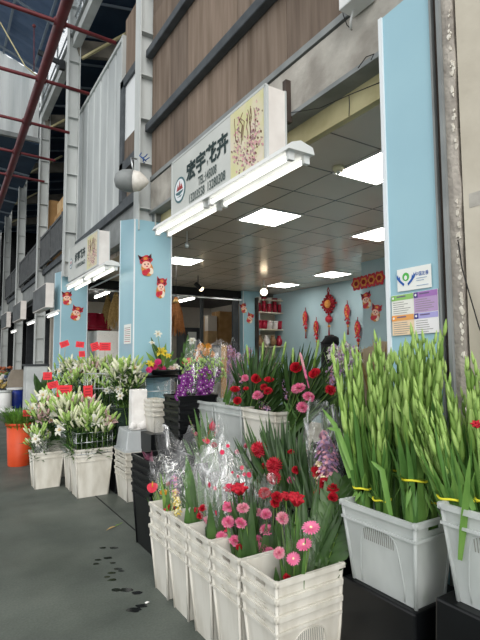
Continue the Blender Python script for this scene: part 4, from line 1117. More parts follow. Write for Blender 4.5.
# second row: black bins; third row: white bins up on black ones
for k in range(5):
    y0 = 1.86+.36*k
    make_bin('black bin of the second row behind the white front row, %s from the gladioli' % ORD[k], 'bin', 1.76, 2.12, y0, y0+.34, 0, .72, M_BLK, 'black bins of the second row')
for k in range(3):
    y0 = 3.02+.5*k
    make_bin('tall black bin lifting the third row bins, %s from the gladioli' % ORD[k], 'bin', 2.22, 2.54, y0, y0+.47, 0, .74, M_BLK, 'black bins below the third row')
    make_bin('whitish bin of the raised third row, %s from the gladioli' % ORD[k], 'bin', 2.2, 2.56, y0-.01, y0+.48, .742, 1.175, M_BINM if k else M_BIN, 'whitish bins of the raised third row')
# white stack by the far end, with grey box and white paper box on top
stack_bins(1.80, 2.24, 5.28, 5.68, 0, .55, .07, 4, lambda i: '%s white bin of the stack under the milky grey box' % TMB[4][i], M_BIN, 'white bins under the milky box')
t = thing('milky_box', 'milky grey plastic box upside down on the white bin stack', 'box', (2.02, 5.48, .552))
mb = MB(); x0, x1, y0, y1 = 1.81, 2.23, 5.29, 5.67
vs = [(x0, y0, .553), (x1, y0, .553), (x1, y1, .553), (x0, y1, .553), (x0+.03, y0+.03, .78), (x1-.02, y0+.03, .78), (x1-.02, y1-.02, .80), (x0+.03, y1-.02, .80)]
M_GREYBOX = milky('milky_grey_plastic', 'dde1e2', 'c8ced0', .12)
mb.add(vs, [(3, 2, 1, 0), (4, 5, 6, 7), (0, 1, 5, 4), (1, 2, 6, 5), (2, 3, 7, 6), (3, 0, 4, 7)], M_GREYBOX); obj('body', mb, t, bevel=.012)
mb = MB(); mb.box((x0-.012, y0-.012, .553), (x1+.012, y1+.012, .58), M_GREYBOX); obj('rim', mb, t)
M_PAPER = mat('crumpled_white_paper', 'eceae7', 'd6d3cf', scale=7, rough=.8, bump=.3, bscale=14)
p = at(131, 429, Y=5.34); q = at(147, 389, Y=5.34)
t = thing('paper_wrapped_box', 'upright white paper-wrapped box on the milky grey box', 'package', (p.x+.09, 5.37, .79))
mb = MB(); mb.box((p.x, 5.32, .785), (q.x, 5.43, q.z), M_PAPER); obj('wrapper', mb, t, bevel=.012)
mb = MB(); mb.ball((p.x+.02, 5.33, .835), .05, M_PAPER, 10, 6, (1, .7, .8), .7, 2); mb.ball((p.x+.14, 5.33, .835), .05, M_PAPER, 10, 6, (1, .6, 1), .7, 5); obj('crumpled_foot', mb, t)
t0 = at(152, 434, Y=5.05); t1 = at(169, 400, Y=5.05)
stack_bins(t0.x, t1.x, 5.05, 5.4, t0.z, t1.z, .05, 3, lambda i: '%s cream bin of the small stack between white box and black stack' % TMB[3][i], M_BIN, 'cream bins between the stacks')
mb = MB(); mb.box((t0.x-.03, 5.0, 0), (t1.x+.05, 5.45, t0.z-.001), M_BLACK); tag(obj('black_crate', mb, origin=(t0.x+.1, 5.2, 0)), 'dark crate under the small stack of cream bins', 'crate')

# left bins by the lane
make_bin('single white bin at the lane holding pale lilies', 'bin', 1.02, 1.40, 6.42, 6.72, 0, .44, M_BIN, 'white lily bins by the lane')
stack_bins(1.37, 1.81, 5.74, 6.06, 0, .55, .065, 2, lambda i: '%s white bin of the wide stack below the wire rack of lilies' % TMB[2][i], M_BIN, 'white lily bins by the lane', arch=None)
make_bin('white bin half hidden between the single bin and the wide stack', 'bin', 1.37, 1.78, 6.1, 6.42, 0, .52, M_BIN, 'white lily bins by the lane')
make_bin('white bin behind the single lily bin, by the orange barrel', 'bin', 1.2, 1.6, 6.9, 7.2, 0, .5, M_BIN, 'white lily bins by the lane')
# raised back bins on crates for the tall lily bank
for k in range(4):
    x0 = 1.62+.32*k*.62; y0 = 6.75+.42*k*.8
    t = thing('black_crate', 'dark crate under the high lily bank, %s from the lane' % ORD[k], 'crate', (x0+.2, y0+.15, 0), 'dark crates below the lily bank')
    mb = MB(); mb.box((x0, y0, 0), (x0+.4, y0+.3, .62), M_BLACK); obj('body', mb, t, bevel=.008)
    mb = MB(); mb.box((x0-.01, y0-.01, .585), (x0+.41, y0+.31, .62), M_BLACK); obj('rim', mb, t)
    make_bin('dark green bin of the high lily bank, %s from the lane' % ORD[k], 'bin', x0, x0+.4, y0, y0+.3, .622, 1.02, mat('dark_green_plastic', '24332b', rough=.5) if k == 0 else bpy.data.materials['dark_green_plastic'], 'green bins of the lily bank')
t = thing('black_crate', 'dark crate before the first blue pillar under its lilies', 'crate', (2.0, 5.86, 0))
mb = MB(); mb.box((1.84, 5.73, 0), (2.12, 5.985, .62), M_BLACK); obj('body', mb, t, bevel=.008)
mb = MB(); mb.box((1.83, 5.72, .585), (2.125, 5.99, .62), M_BLACK); obj('rim', mb, t)
make_bin('dark green bin before the first blue pillar', 'bin', 1.83, 2.125, 5.72, 5.99, .622, 1.0, bpy.data.materials['dark_green_plastic'], 'green bins of the lily bank')
# orange barrel
c = V((1.10, 8.1, 0)); M_ORANGE = mat('orange_plastic', 'd8552f', 'c64622', scale=3, rough=.45, transl=.1)
t = thing('orange_barrel', 'orange plastic barrel filled with fine green foliage', 'barrel', c)
mb = MB(); mb.lathe([(.155, 0), (.16, .02), (.19, .62), (.185, .62), (.155, .05), (.0, .05)], c, M_ORANGE, 28, caps=False); obj('body', mb, t)
mb = MB(); mb.lathe([(.19, .6), (.21, .605), (.21, .635), (.186, .64)], c, M_ORANGE, 28, caps=False); obj('rim', mb, t)

# wire racks
def wire_rack(label, x0, x1, y0, y1, z0, z1, nx, ny):
    t = thing('wire_rack', label, 'rack', ((x0+x1)/2, (y0+y1)/2, z0), 'wire racks of the lilies')
    mb = MB()
    for z in (z0, z0+(z1-z0)*.55, z1): mb.tube([(x0, y0, z), (x1, y0, z), (x1, y1, z), (x0, y1, z), (x0, y0, z)], .005, M_CHROME, 5)
    obj('hoops', mb, t)
    mb = MB()
    for i in range(nx+1):
        x = x0+(x1-x0)*i/nx; mb.tube([(x, y0, z0), (x, y0, z1)], .0035, M_CHROME, 4); mb.tube([(x, y1, z0), (x, y1, z1)], .0035, M_CHROME, 4)
    for i in range(1, ny):
        y = y0+(y1-y0)*i/ny; mb.tube([(x0, y, z0), (x0, y, z1)], .0035, M_CHROME, 4); mb.tube([(x1, y, z0), (x1, y, z1)], .0035, M_CHROME, 4)
    obj('uprights', mb, t)
wire_rack('wire rack holding lilies upright in the wide white bin', 1.38, 1.80, 5.75, 6.05, .5, .74, 7, 5)
wire_rack('wire rack around lilies in the half hidden white bin', 1.34, 1.78, 6.1, 6.4, .48, .82, 6, 6)
wire_rack('wire rack holding the high lily bank', 1.7, 2.7, 6.55, 6.72, .95, 1.4, 10, 2)

# ------------------------------------------------------------ plant materials
G_STEM = mat('green_stem', '7fa052', '6a8c42', scale=20, rough=.5, transl=.15)
G_GLAD = mat('gladiolus_leaf', '769d4e', '618a40', scale=9, rough=.42, transl=.12, stretch=(3, 3, .6))
G_GLAD2 = mat('gladiolus_leaf_deep', '5a8540', '4a7334', scale=9, rough=.42, transl=.12, stretch=(3, 3, .6))
G_BUD = mat('gladiolus_bud', 'aeca76', '95b85e', scale=24, rough=.45, transl=.15)
G_LEAF = mat('mid_green_leaf', '5a8040', '476a33', scale=12, rough=.45, transl=.25)
G_LIGHT = mat('light_green_leaf', '86a850', '6f9440', scale=12, rough=.5, transl=.3)
G_DARK = mat('dark_green_leaf', '3d5a2c', '2c4621', scale=10, rough=.38, spec=.4, transl=.08)
G_DARK3 = mat('near_black_leaf', '2c451f', '203517', scale=10, rough=.4, transl=.08)
G_DARK2 = mat('deep_palm_leaf', '4a6a34', '375428', scale=10, rough=.4, spec=.4, transl=.15)
G_LILY = mat('lily_leaf', '48683f', '375433', scale=12, rough=.42, transl=.08)
LILY_BUD = mat('lily_bud_skin', 'e6e6cc', 'ccd3a4', scale=16, rough=.5, transl=.12)
LILY_W = mat('lily_white_petal', 'f4f2ea', 'e8e8d8', scale=12, rough=.5, transl=.35)
LILY_P = mat('lily_pink_petal', 'ecd0cc', 'dfb6b6', scale=12, rough=.5, transl=.35)
LILY_Y = mat('lily_yellow_petal', 'f0d94e', 'e2c53a', scale=12, rough=.5, transl=.35)
ORG = mat('orange_petal', 'eaa53c', 'd98b2b', scale=18, rough=.5, transl=.3)
P_PINK = mat('pink_petal', 'f08fb4', 'e66d9a', scale=30, rough=.55, transl=.25)
P_PALE = mat('pale_pink_petal', 'f1b9c3', 'e79fb0', scale=30, rough=.55, transl=.3)
P_RED = mat('red_petal', 'd3283a', 'b51a2c', scale=30, rough=.5, transl=.2)
P_DEEP = mat('deep_red_petal', 'b3182c', '8e1020', scale=40, rough=.6, transl=.15)
P_CORAL = mat('coral_petal', 'e4485a', 'cf3347', scale=24, rough=.45, transl=.2)
P_MAG = mat('magenta_petal', 'd62f79', 'bd2467', scale=24, rough=.5, transl=.25)
P_PURP = mat('purple_orchid_petal', '8f3c96', '74297f', scale=24, rough=.5, transl=.25)
P_LIL = mat('lilac_petal', 'c3a3c6', 'ad89b4', scale=30, rough=.6, transl=.3)
P_MAUV = mat('pinkish_haze', 'c48b96', 'a86c7a', scale=30, rough=.7, transl=.2)
F_CREAM = mat('cream_centre', 'e9e1b4', rough=.7)
F_YEL = mat('yellow_stamen', 'e0b53c', rough=.7)
BAND = mat('yellow_rubber_band', 'e8e03c', rough=.5)
CELLO = film('clear_film', .02, .045, crease_glint=.34); CELLO2 = film('milky_film', .09, .06, crease_glint=.42); CELLO_D = film('film_with_red_dots', .05, .06, dots='c43a55', crease_glint=.32)
KRAFT = mat('kraft_paper', 'bba98c', 'a08e74', scale=5, rough=.85)
PCARD = mat('red_price_card', 'e2333c', 'd52a35', scale=4, rough=.5)
PCARD_D = mat('price_card_ink', 'a51d2a', rough=.6)

# ------------------------------------------------------------ flowers
def jv(r, s): return V((r.uniform(-s, s), r.uniform(-s, s), r.uniform(-s, s)))
def frame(d):
    d = V(d).normalized(); u = V((0, 0, 1)) if abs(d.z) < .9 else V((1, 0, 0))
    a = d.cross(u).normalized(); return d, a, a.cross(d)
def bend(a, b_, sag, n=5):
    a = V(a); b_ = V(b_); s = V(sag)
    return [a.lerp(b_, i/(n-1))+s*math.sin(PI*i/(n-1)) for i in range(n)]
def petal(mb, o, d, nrm, L_, w, material, curl=.2, cup=.2, tip=.35):
    """petal from o along d; nrm is the flower's upward axis"""
    d = V(d).normalized(); nrm = V(nrm)
    pts = [o, o+d*L_*.4+nrm*L_*curl*.3, o+d*L_*.75+nrm*L_*curl*.45, o+d*L_+nrm*L_*(curl*.2)]
    mb.blade(pts, [w*.25, w*.85, w, w*tip], nrm, material, cup)
def fl_gerbera(mb, c, ax, r, m1, m2, rr):
    d, a, e = frame(ax)
    for ring, (n, q, up, L_) in enumerate(((18, .30, .05, 1.0), (15, .25, .22, .78), (12, .2, .4, .52))):
        for k in range(n):
            t = 2*PI*(k+.5*ring)/n+rr.uniform(-.06, .06); dr = a*math.cos(t)+e*math.sin(t)
            petal(mb, c+dr*r*.1+d*r*.06*ring, dr+d*up, d, r*L_*rr.uniform(.92, 1.04), r*.14, m1, .12, .2, .5)
    mb.ball(c+d*r*.10, r*.2, m2, 8, 5)
    mb.lathe([(r*.08, -r*.45), (r*.25, -r*.05)], c, G_STEM, 8, d)
def fl_carnation(mb, c, ax, r, m1, m2, rr):
    d, a, e = frame(ax)
    for ring, (n, el, L_) in enumerate(((13, .1, 1.0), (12, .45, .95), (10, .8, .9), (7, 1.1, .85), (4, 1.4, .8))):
        for k in range(n):
            t = 2*PI*k/n+ring*.4+rr.uniform(-.2, .2); dr = a*math.cos(t)+e*math.sin(t)
            dd = dr*math.cos(el)+d*math.sin(el); sd = d.cross(dr)
            o = c-d*r*.15; L2 = r*L_*rr.uniform(.9, 1.1); w = r*.36
            side = sd; nn = dd.cross(side)
            vs = [o]; m_ = 5
            for i in range(m_): vs.append(o+dd*L2*.72+side*w*(-1+2*i/(m_-1))*.8+nn*rr.uniform(-.06, .06)*r)
            for i in range(m_): vs.append(o+dd*L2*(1+.12*(-1)**i)+side*w*(-1+2*i/(m_-1))+nn*rr.uniform(-.14, .14)*r)
            fs = [(0, i+1, i+2) for i in range(m_-1)]+[(1+i, 1+m_+i, 2+m_+i, 2+i) for i in range(m_-1)]
            mb.add(vs, fs, m1 if (k+ring) % 5 else m2, False)
    mb.lathe([(r*.12, -r*1.1), (r*.28, -r*.75), (r*.32, -r*.2), (r*.4, -r*.02)], c, G_STEM, 8, d)
def fl_rose(mb, c, ax, r, m1, m2, rr):
    d, a, e = frame(ax)
    for ring, (n, rad, h0, h1, op) in enumerate(((3, .18, -.2, .75, .9), (4, .36, -.25, .7, 1.0), (5, .6, -.3, .55, 1.1), (6, .82, -.3, .35, 1.2))):
        for k in range(n):
            t0 = 2*PI*k/n+ring*.7
            vs = []
            for j, (h, f) in enumerate(((h0, .35), ((h0+h1)*.5, .95), (h1, op))):
                for i in range(5):
                    t = t0+(i-2)*.36*(1.15 if ring else 1.5); lip = .10*abs(i-2) if j == 2 else 0
                    dr = a*math.cos(t)+e*math.sin(t); vs.append(c+dr*r*rad*f+d*r*(h-lip*1.2))
            fs = [(j*5+i, j*5+i+1, j*5+i+6, j*5+i+5) for j in range(2) for i in range(4)]
            mb.add(vs, fs, m1 if ring else m2, True)
    mb.ball(c-d*r*.1, r*.25, m2, 8, 5); mb.lathe([(r*.1, -r*.7), (r*.38, -r*.28)], c, G_STEM, 8, d)
def fl_pompon(mb, c, ax, r, m1, m2, rr):
    """dense ball bloom of many pointed petals"""
    d, a, e = frame(ax)
    mb.ball(c, r*.6, m2, 10, 6)
    N2 = 90
    for k in range(N2):
        z = 1-1.55*(k+.5)/N2; q = math.sqrt(max(0, 1-z*z)); t = k*2.39996
        dd = (a*math.cos(t)*q+e*math.sin(t)*q+d*z); nn = d if abs(z) < .9 else a
        o = c+dd*r*.5
        mb.blade([o, o+dd*r*.3+d*r*.06, o+dd*r*.5+d*r*.13], [r*.06, r*.10, r*.01], nn.cross(dd).cross(dd) if nn.cross(dd).length > .01 else a, m1 if k % 4 else m2, .3)
    mb.lathe([(r*.1, -r*1.0), (r*.3, -r*.6), (r*.4, -r*.4)], c, G_STEM, 8, d)
def fl_crest(mb, c, ax, r, m1, m2, rr):
    """velvety folded cockscomb crest"""
    d, a, e = frame(ax); n = 40; vs = []; fs = []
    for i in range(n+1):
        t = 2*PI*i/n*1.0
        q = r*(1+.28*math.sin(7*t)+.1*math.sin(13*t+1))
        for j, (f, h) in enumerate(((.25, -.7), (.75, .05), (1.0, .42), (.72, .55), (.45, .25))):
            vs.append(c+a*math.cos(t)*q*f+e*math.sin(t)*q*f*.7+d*r*(h+.1*math.sin(9*t+j)))
    for i in range(n):
        for j in range(4): fs.append((i*5+j, (i+1)*5+j, (i+1)*5+j+1, i*5+j+1))
    mb.add(vs, fs, m1, True)
    for k in range(16):
        t = 2*PI*k/16; q = rr.uniform(.15, .75)*r
        mb.ball(c+a*math.cos(t)*q+e*math.sin(t)*q*.7+d*r*.4, r*.22, m1 if k % 3 else m2, 7, 4, (1, 1, 1), .6, k)
def fl_anthurium(mb, c, ax, r, m1, m2, rr):
    d, a, e = frame(ax); n = 20; vs = [c-d*r*.05]
    for i in range(n):
        t = 2*PI*i/n; q = r*(.75+.35*math.cos(t)-.18*abs(math.sin(t))*(math.cos(t) < 0))*(1.0 if math.cos(t) > -.85 else .6)
        vs.append(c+a*math.sin(t)*r*.85+(-e)*math.cos(t)*r*(1.05 if math.cos(t) > 0 else .75)+d*r*.18*abs(math.sin(t)))
    mb.add(vs, [(0, 1+i, 1+(i+1) % n) for i in range(n)], m1, True)
    mb.tube([c, c+d*r*.45+e*r*.25, c+d*r*.7+e*r*.5], r*.1, F_YEL, 6, r*.05)
def fl_tulip(mb, c, ax, r, m1, m2, rr):
    d, a, e = frame(ax)
    for k in range(6):
        t = 2*PI*k/6; dr = a*math.cos(t)+e*math.sin(t)
        mb.blade([c-d*r, c+dr*r*.55-d*r*.4, c+dr*r*.6+d*r*.5, c+dr*r*.15+d*r*1.5], [r*.2, r*.5, r*.48, r*.05], dr, m1 if k % 2 else m2, -.3)
def fl_lily_open(mb, c, ax, r, m1, m2, rr):
    d, a, e = frame(ax)
    for k in range(6):
        t = 2*PI*k/6+rr.uniform(-.1, .1); dr = a*math.cos(t)+e*math.sin(t)
        mb.blade([c-d*r*.6, c+dr*r*.3+d*r*.05, c+dr*r*.8+d*r*.25, c+dr*r*1.15-d*r*.02], [r*.1, r*.3, r*.3 if k % 2 else r*.22, r*.03], d, m1, .25)
    for k in range(5):
        t = 2*PI*k/5; dr = a*math.cos(t)+e*math.sin(t); mb.tube([c-d*r*.3, c+dr*r*.22+d*r*.45], r*.025, F_YEL, 4)
def fl_lily_bud(mb, c, ax, L_, w, material, rr):
    d, a, e = frame(ax)
    mb.lathe([(w*.25, 0), (w*.75, L_*.22), (w, L_*.55), (w*.85, L_*.8), (w*.15, L_)], c, material, 7, d)
def fl_statice(mb, c, tip, r, m1, m2, rr, n=150, leafm=None):
    """dense soft spike of tiny blossoms from c to tip"""
    c = V(c); tip = V(tip); d, a, e = frame(tip-c); L_ = (tip-c).length
    for k in range(n):
        f = rr.random(); q = r*(math.sin(PI*min(.98, .12+.86*f))**.6)*math.sqrt(rr.random()); t = rr.uniform(0, 2*PI)
        p = c+d*L_*f+a*math.cos(t)*q+e*math.sin(t)*q; s = r*rr.uniform(.13, .24)
        n_ = (a*math.cos(t)+e*math.sin(t)+d*.6).normalized(); u = n_.cross(d).normalized(); w = n_.cross(u)
        vs = [p+n_*s*.2]+[p+(u*math.cos(2*PI*i/5)+w*math.sin(2*PI*i/5))*s*rr.uniform(.7, 1.2) for i in range(5)]
        mb.add(vs, [(0, 1+i, 1+(i+1) % 5) for i in range(5)], m1 if rr.random() < .65 else m2, False)

FLOWERS = {'gerbera': (fl_gerbera, P_PINK, F_CREAM), 'carnation': (fl_carnation, P_PINK, P_PALE), 'pale_carnation': (fl_carnation, P_PALE, P_PINK), 'red_carnation': (fl_carnation, P_RED, P_DEEP), 'rose': (fl_rose, P_RED, P_DEEP),
           'pompon': (fl_pompon, P_CORAL, P_DEEP), 'crest': (fl_crest, P_RED, P_DEEP), 'anthurium': (fl_anthurium, P_CORAL, P_RED), 'tulip': (fl_tulip, P_CORAL, P_PALE), 'lily': (fl_lily_open, LILY_W, LILY_W),
           'yellow_lily': (fl_lily_open, LILY_Y, LILY_Y), 'magenta': (fl_gerbera, P_MAG, P_DEEP), 'orange': (fl_gerbera, ORG, F_YEL), 'orange_anthurium': (fl_anthurium, ORG, P_RED), 'pink_lily': (fl_lily_open, LILY_P, LILY_P)}
NAMES = {'carnation': 'carnation', 'pale_carnation': 'carnation', 'red_carnation': 'carnation', 'gerbera': 'gerbera', 'rose': 'rose', 'pompon': 'ball_bloom', 'crest': 'cockscomb', 'anthurium': 'anthurium', 'tulip': 'tulip', 'lily': 'lily', 'yellow_lily': 'lily', 'magenta': 'daisy', 'orange': 'daisy', 'orange_anthurium': 'anthurium', 'pink_lily': 'lily'}

def leaf_palm(mb, base, tip, width, nrm, material, n=9):
    """feathered palm leaf with broad separate fingers"""
    base = V(base); tip = V(tip); L_ = (tip-base).length; d = (tip-base).normalized(); sd = d.cross(V(nrm)).normalized(); up = sd.cross(d)
    pts = bend(base, tip, up*L_*.04, 6); mb.tube(pts, .004, G_LIGHT, 5, .0015)
    for k in range(n):
        f = .55+.43*k/(n-1); o = base.lerp(tip, f)+up*L_*.04*math.sin(PI*f)
        q = width*(math.sin(PI*(.2+.72*(f-.55)/.45)))**.6
        for s in (-1, 1):
            dd = (sd*s*(.85-.5*(f-.48))+d*(.55+.9*(f-.48))).normalized(); e = o+dd*q-up*q*.08
            mb.blade([o, o.lerp(e, .35)+up*q*.05, o.lerp(e, .75)+up*q*.05, e], [.004, L_*.030, L_*.028, .001], up, material, .3)
def leaf_fan(mb, base, tip, width, nrm, material, n=13):
    """pleated fan: long narrow leaves spreading from a common stalk"""
    base = V(base); tip = V(tip); L_ = (tip-base).length; d = (tip-base).normalized(); sd = d.cross(V(nrm)).normalized(); up = sd.cross(d)
    o = base.lerp(tip, .42); mb.tube([base, o], .005, material, 5)
    r = random.Random(int(tip.x*9173+tip.y*3331+tip.z*771))
    for k in range(n):
        u_ = -1+2*k/(n-1)+r.uniform(-.09, .09); l2 = L_*.6*(1-.28*u_*u_)*r.uniform(.88, 1.06)
        dd = (d+sd*u_*width*2.6/(L_*1.0)).normalized(); nn = (up+sd*r.uniform(-.9, .9)+d*.1)
        e = o+dd*l2-up*l2*r.uniform(-.02, .10)
        mb.blade([o, o.lerp(e, .3)+up*.01, o.lerp(e, .7)+up*.012, e], [.006, .0165, .0145, .0008], nn, material if k % 2 else (G_DARK if material is G_DARK2 else G_DARK3), .45)
def leaf_broad(mb, base, tip, width, nrm, material):
    base = V(base); tip = V(tip); d = (tip-base); up = V(nrm)
    pts = bend(base, tip, up*d.length*.05, 9)
    mb.blade(pts, [.003, .004, width*.35, width*.8, width, width*.96, width*.78, width*.45, .002], nrm, material, .22)
def leaf_blade(mb, base, tip, width, nrm, material, sag=.06):
    d = V(tip)-V(base)
    mb.blade(bend(base, tip, V(nrm)*d.length*sag, 6), [width*.7, width, width, width*.85, width*.55, .001], nrm, material, .3)

def wrap_film(mb, base, top, r0, r1, material, seed, flat=.75, n=44, rings=9, peaks=.10, gap=0.0):
    """crinkled sleeve: narrow at base, flared and pointed at the top"""
    base = V(base); top = V(top); d, a, e = frame(top-base); L_ = (top-base).length
    vs = []; fs = []
    for j in range(rings+1):
        f = j/rings
        for i in range(n+1):
            t = gap+(2*PI-2*gap)*i/n
            q = (r0+(r1-r0)*f**.75)
            q *= 1+.16*noise.noise(V((math.cos(t)*2.6+seed, math.sin(t)*2.6, f*2.2)))+.09*noise.noise(V((math.cos(t)*9+seed, math.sin(t)*9, f*1.3)))
            h = f*L_
            if j == rings: h += L_*peaks*math.sin(2*t+seed)+L_*peaks*.5*noise.noise(V((math.cos(t)*4, math.sin(t)*4, seed)))
            vs.append(base+d*h+a*math.cos(t)*q+e*math.sin(t)*q*flat)
    for j in range(rings):
        for i in range(n): fs.append((j*(n+1)+i, j*(n+1)+i+1, (j+1)*(n+1)+i+1, (j+1)*(n+1)+i))
    mb.add(vs, fs, material, True)

def bouquet(name, label, cat, base, group=None, flowers=(), leaves=(), film_=None, film_r=(.03, .13), film_top=None, seed=0, extra=None, film_mat=None, stem_m=None):
    """flowers: (kind, px, py, X, r); leaves: (kind, px, py, X, width, material)"""
    base = V(base); rr = random.Random(seed); t = thing(name, label, cat, base, group)
    for kind, px_, py_, X, r in flowers:
        h = at(px_, py_, X=X); fn, m1, m2 = FLOWERS[kind]; mb = MB(); r *= 1.32
        ax = ((CAMP-h).normalized()*.55+V((0, 0, .6))+jv(rr, .28)).normalized()
        fn(mb, h, ax, r, m1, m2, rr); ho = obj(NAMES[kind], mb, t); mb = MB()
        st = base+jv(rr, .03); mid = st.lerp(h, .6)+jv(rr, .015)
        mb.tube([st, mid, h-ax*r*.7, h-ax*r*.25], .0032, stem_m or G_STEM, 5)
        for _ in range(2):
            o = st.lerp(h, rr.uniform(.35, .85)); leaf_blade(mb, o, o+V((rr.uniform(-.05, .05), rr.uniform(-.05, .05), rr.uniform(.03, .09))), .008, (-.6, -.7, .3), G_LEAF)
        obj('stem', mb, ho)
    for kind, px_, py_, X, w, m_ in leaves:
        h = at(px_, py_, X=X); mb = MB(); st = base+jv(rr, .03); nrm = (CAMP-h).normalized()+V((0, 0, .3))+jv(rr, .35)
        if kind == 'fan': leaf_fan(mb, st, h, w, nrm, m_); nm = 'fan_leaf'
        elif kind == 'palm': leaf_palm(mb, st, h, w, nrm, m_); nm = 'palm_leaf'
        elif kind == 'broad': leaf_broad(mb, st, h, w, nrm, m_); nm = 'broad_leaf'
        else: leaf_blade(mb, st, h, w, nrm, m_); nm = 'leaf_blade'
        obj(nm, mb, t)
    if extra: extra(t, rr)
    if film_top is not None:
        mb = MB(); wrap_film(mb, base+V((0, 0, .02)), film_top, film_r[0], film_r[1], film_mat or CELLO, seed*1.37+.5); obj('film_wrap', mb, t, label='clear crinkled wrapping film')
    return t
def greens(rr_seed, pts, X, w, m_, kind='blade', n=3, spread=8):
    r = random.Random(rr_seed); out = []
    for (x, y) in pts:
        for _ in range(n): out.append((kind, x+r.uniform(-spread, spread), y+r.uniform(-spread, spread)*.8, X+r.uniform(-.05, .05), w*r.uniform(.8, 1.2), m_))
    return out

# ------------------------------------------------------------ front row bouquets
def bin_base(k, X=1.5, z=.10): y0, y1 = FRONT[k]; return V((X, (y0+y1)/2, z))
def fill_leaves(k, m1, m2, n=9, zlo=.58, zhi=.82):
    def f(t, rr):
        y0, y1 = FRONT[k]
        for j in range(n):
            x = 1.36+.30*((j*.618) % 1); y = y0+.05+(y1-y0-.1)*((j*.382+.2) % 1)
            mb = MB(); leaf_broad(mb, V((1.5+(x-1.5)*.5, (y0+y1)/2+(y-(y0+y1)/2)*.5, .12)), V((x, y, rr.uniform(zlo, zhi))), .034, (-.6, -.7, .3), m1 if j % 3 else m2); obj('broad_leaf', mb, t)
    return f
# nearest bin: pink gerberas, red cockscomb, big palm leaf
bouquet('bouquet', 'pink gerberas and red cockscomb with a big palm leaf in the nearest white bin', 'bouquet', bin_base(0, 1.52), 'bouquets of the front row',
        flowers=[('gerbera', 311, 528, 1.50, .030), ('gerbera', 304, 545, 1.46, .027), ('gerbera', 293.5, 559, 1.44, .024), ('pale_carnation', 282.5, 518, 1.50, .024), ('pale_carnation', 279, 553, 1.42, .020), ('crest', 296, 500, 1.52, .034), ('crest', 286, 497, 1.55, .022), ('red_carnation', 287, 577, 1.45, .014)],
        leaves=[('palm', 340, 484, 1.80, .16, G_DARK2), ('palm', 348, 505, 1.80, .13, G_DARK), ('palm', 326, 500, 1.74, .12, G_DARK2), ('fan', 318, 480, 1.70, .14, G_DARK2)]+greens(1, [(293, 515), (290, 525), (298, 530), (285, 540), (300, 520)], 1.50, .013, G_LEAF, 'blade', 4, 8)+greens(2, [(318, 510), (322, 530), (310, 505), (328, 520)], 1.75, .022, G_DARK, 'broad', 3, 8),
        film_=1, film_r=(.035, .10), film_top=at(299, 520, X=1.53), seed=11, extra=fill_leaves(0, G_DARK2, G_LEAF, 8, .5, .68))
bouquet('bouquet', 'bouquet of pink carnations under red cockscomb in the second white bin from the gladioli', 'bouquet', bin_base(1, 1.46), 'bouquets of the front row',
        flowers=[('carnation', 228.5, 507, 1.45, .026), ('pale_carnation', 243, 508, 1.46, .025), ('carnation', 228.5, 522, 1.43, .027), ('carnation', 241, 523, 1.44, .025), ('carnation', 222, 537.5, 1.40, .025), ('carnation', 235.5, 541, 1.42, .026), ('crest', 239, 490, 1.50, .036), ('crest', 229, 489, 1.50, .026), ('red_carnation', 239, 547, 1.40, .013)],
        leaves=greens(103, [(218, 500), (235, 500), (248, 515), (240, 530), (222, 525)], 1.52, .020, G_DARK2, 'broad', 3, 9)+greens(3, [(222, 520), (236, 515), (246, 530), (232, 530), (228, 500)], 1.47, .014, G_LEAF, 'blade', 3, 10)+[('blade', 247, 526, 1.44, .018, G_LIGHT), ('blade', 214, 520, 1.46, .022, G_LIGHT), ('blade', 218, 505, 1.5, .02, G_LEAF), ('fan', 250, 478, 1.58, .12, G_DARK)],
        film_=1, film_r=(.035, .15), film_top=at(228, 463, X=1.56), seed=12, film_mat=CELLO_D, extra=fill_leaves(1, G_DARK, G_DARK2, 12))
bouquet('bouquet', 'bouquet of rose pink and red carnations deeper in the second white bin', 'bouquet', bin_base(1, 1.64), 'bouquets of the front row',
        flowers=[('carnation', 266, 514, 1.60, .025), ('pale_carnation', 258, 512, 1.6, .02), ('carnation', 266.5, 530, 1.58, .028), ('carnation', 264, 546, 1.56, .029), ('carnation', 257, 541, 1.55, .024), ('red_carnation', 264.7, 493, 1.64, .026), ('red_carnation', 277, 497, 1.64, .025), ('red_carnation', 275, 503, 1.64, .02), ('carnation', 270, 552, 1.55, .02)],
        leaves=greens(4, [(255, 500), (262, 520), (272, 540), (258, 530), (270, 510)], 1.64, .018, G_DARK2, 'blade', 4, 12)+[('fan', 262, 478, 1.70, .15, G_DARK), ('fan', 282, 490, 1.70, .13, G_DARK)],
        film_=1, film_r=(.035, .11), film_top=at(266, 488, X=1.66), seed=13)
bouquet('bouquet', 'sheaf in milky film with leaves and a few red buds in the middle white bin', 'bouquet', bin_base(2, 1.48), 'bouquets of the front row',
        flowers=[('red_carnation', 203, 508, 1.42, .018), ('red_carnation', 200, 516, 1.42, .016), ('pale_carnation', 208, 520, 1.44, .02), ('crest', 197, 511, 1.45, .02)],
        leaves=greens(105, [(200, 490), (210, 500), (218, 495), (205, 510)], 1.54, .022, G_DARK, 'broad', 3, 8)+greens(5, [(205, 480), (215, 485), (200, 495), (212, 500)], 1.5, .016, G_DARK2, 'blade', 3, 9)+[('broad', 198, 472, 1.55, .035, G_LEAF), ('blade', 220, 478, 1.52, .02, G_LEAF)],
        film_=1, film_r=(.035, .15), film_top=at(210, 456, X=1.52), seed=14, film_mat=CELLO2, extra=fill_leaves(2, G_DARK, G_DARK2, 12))
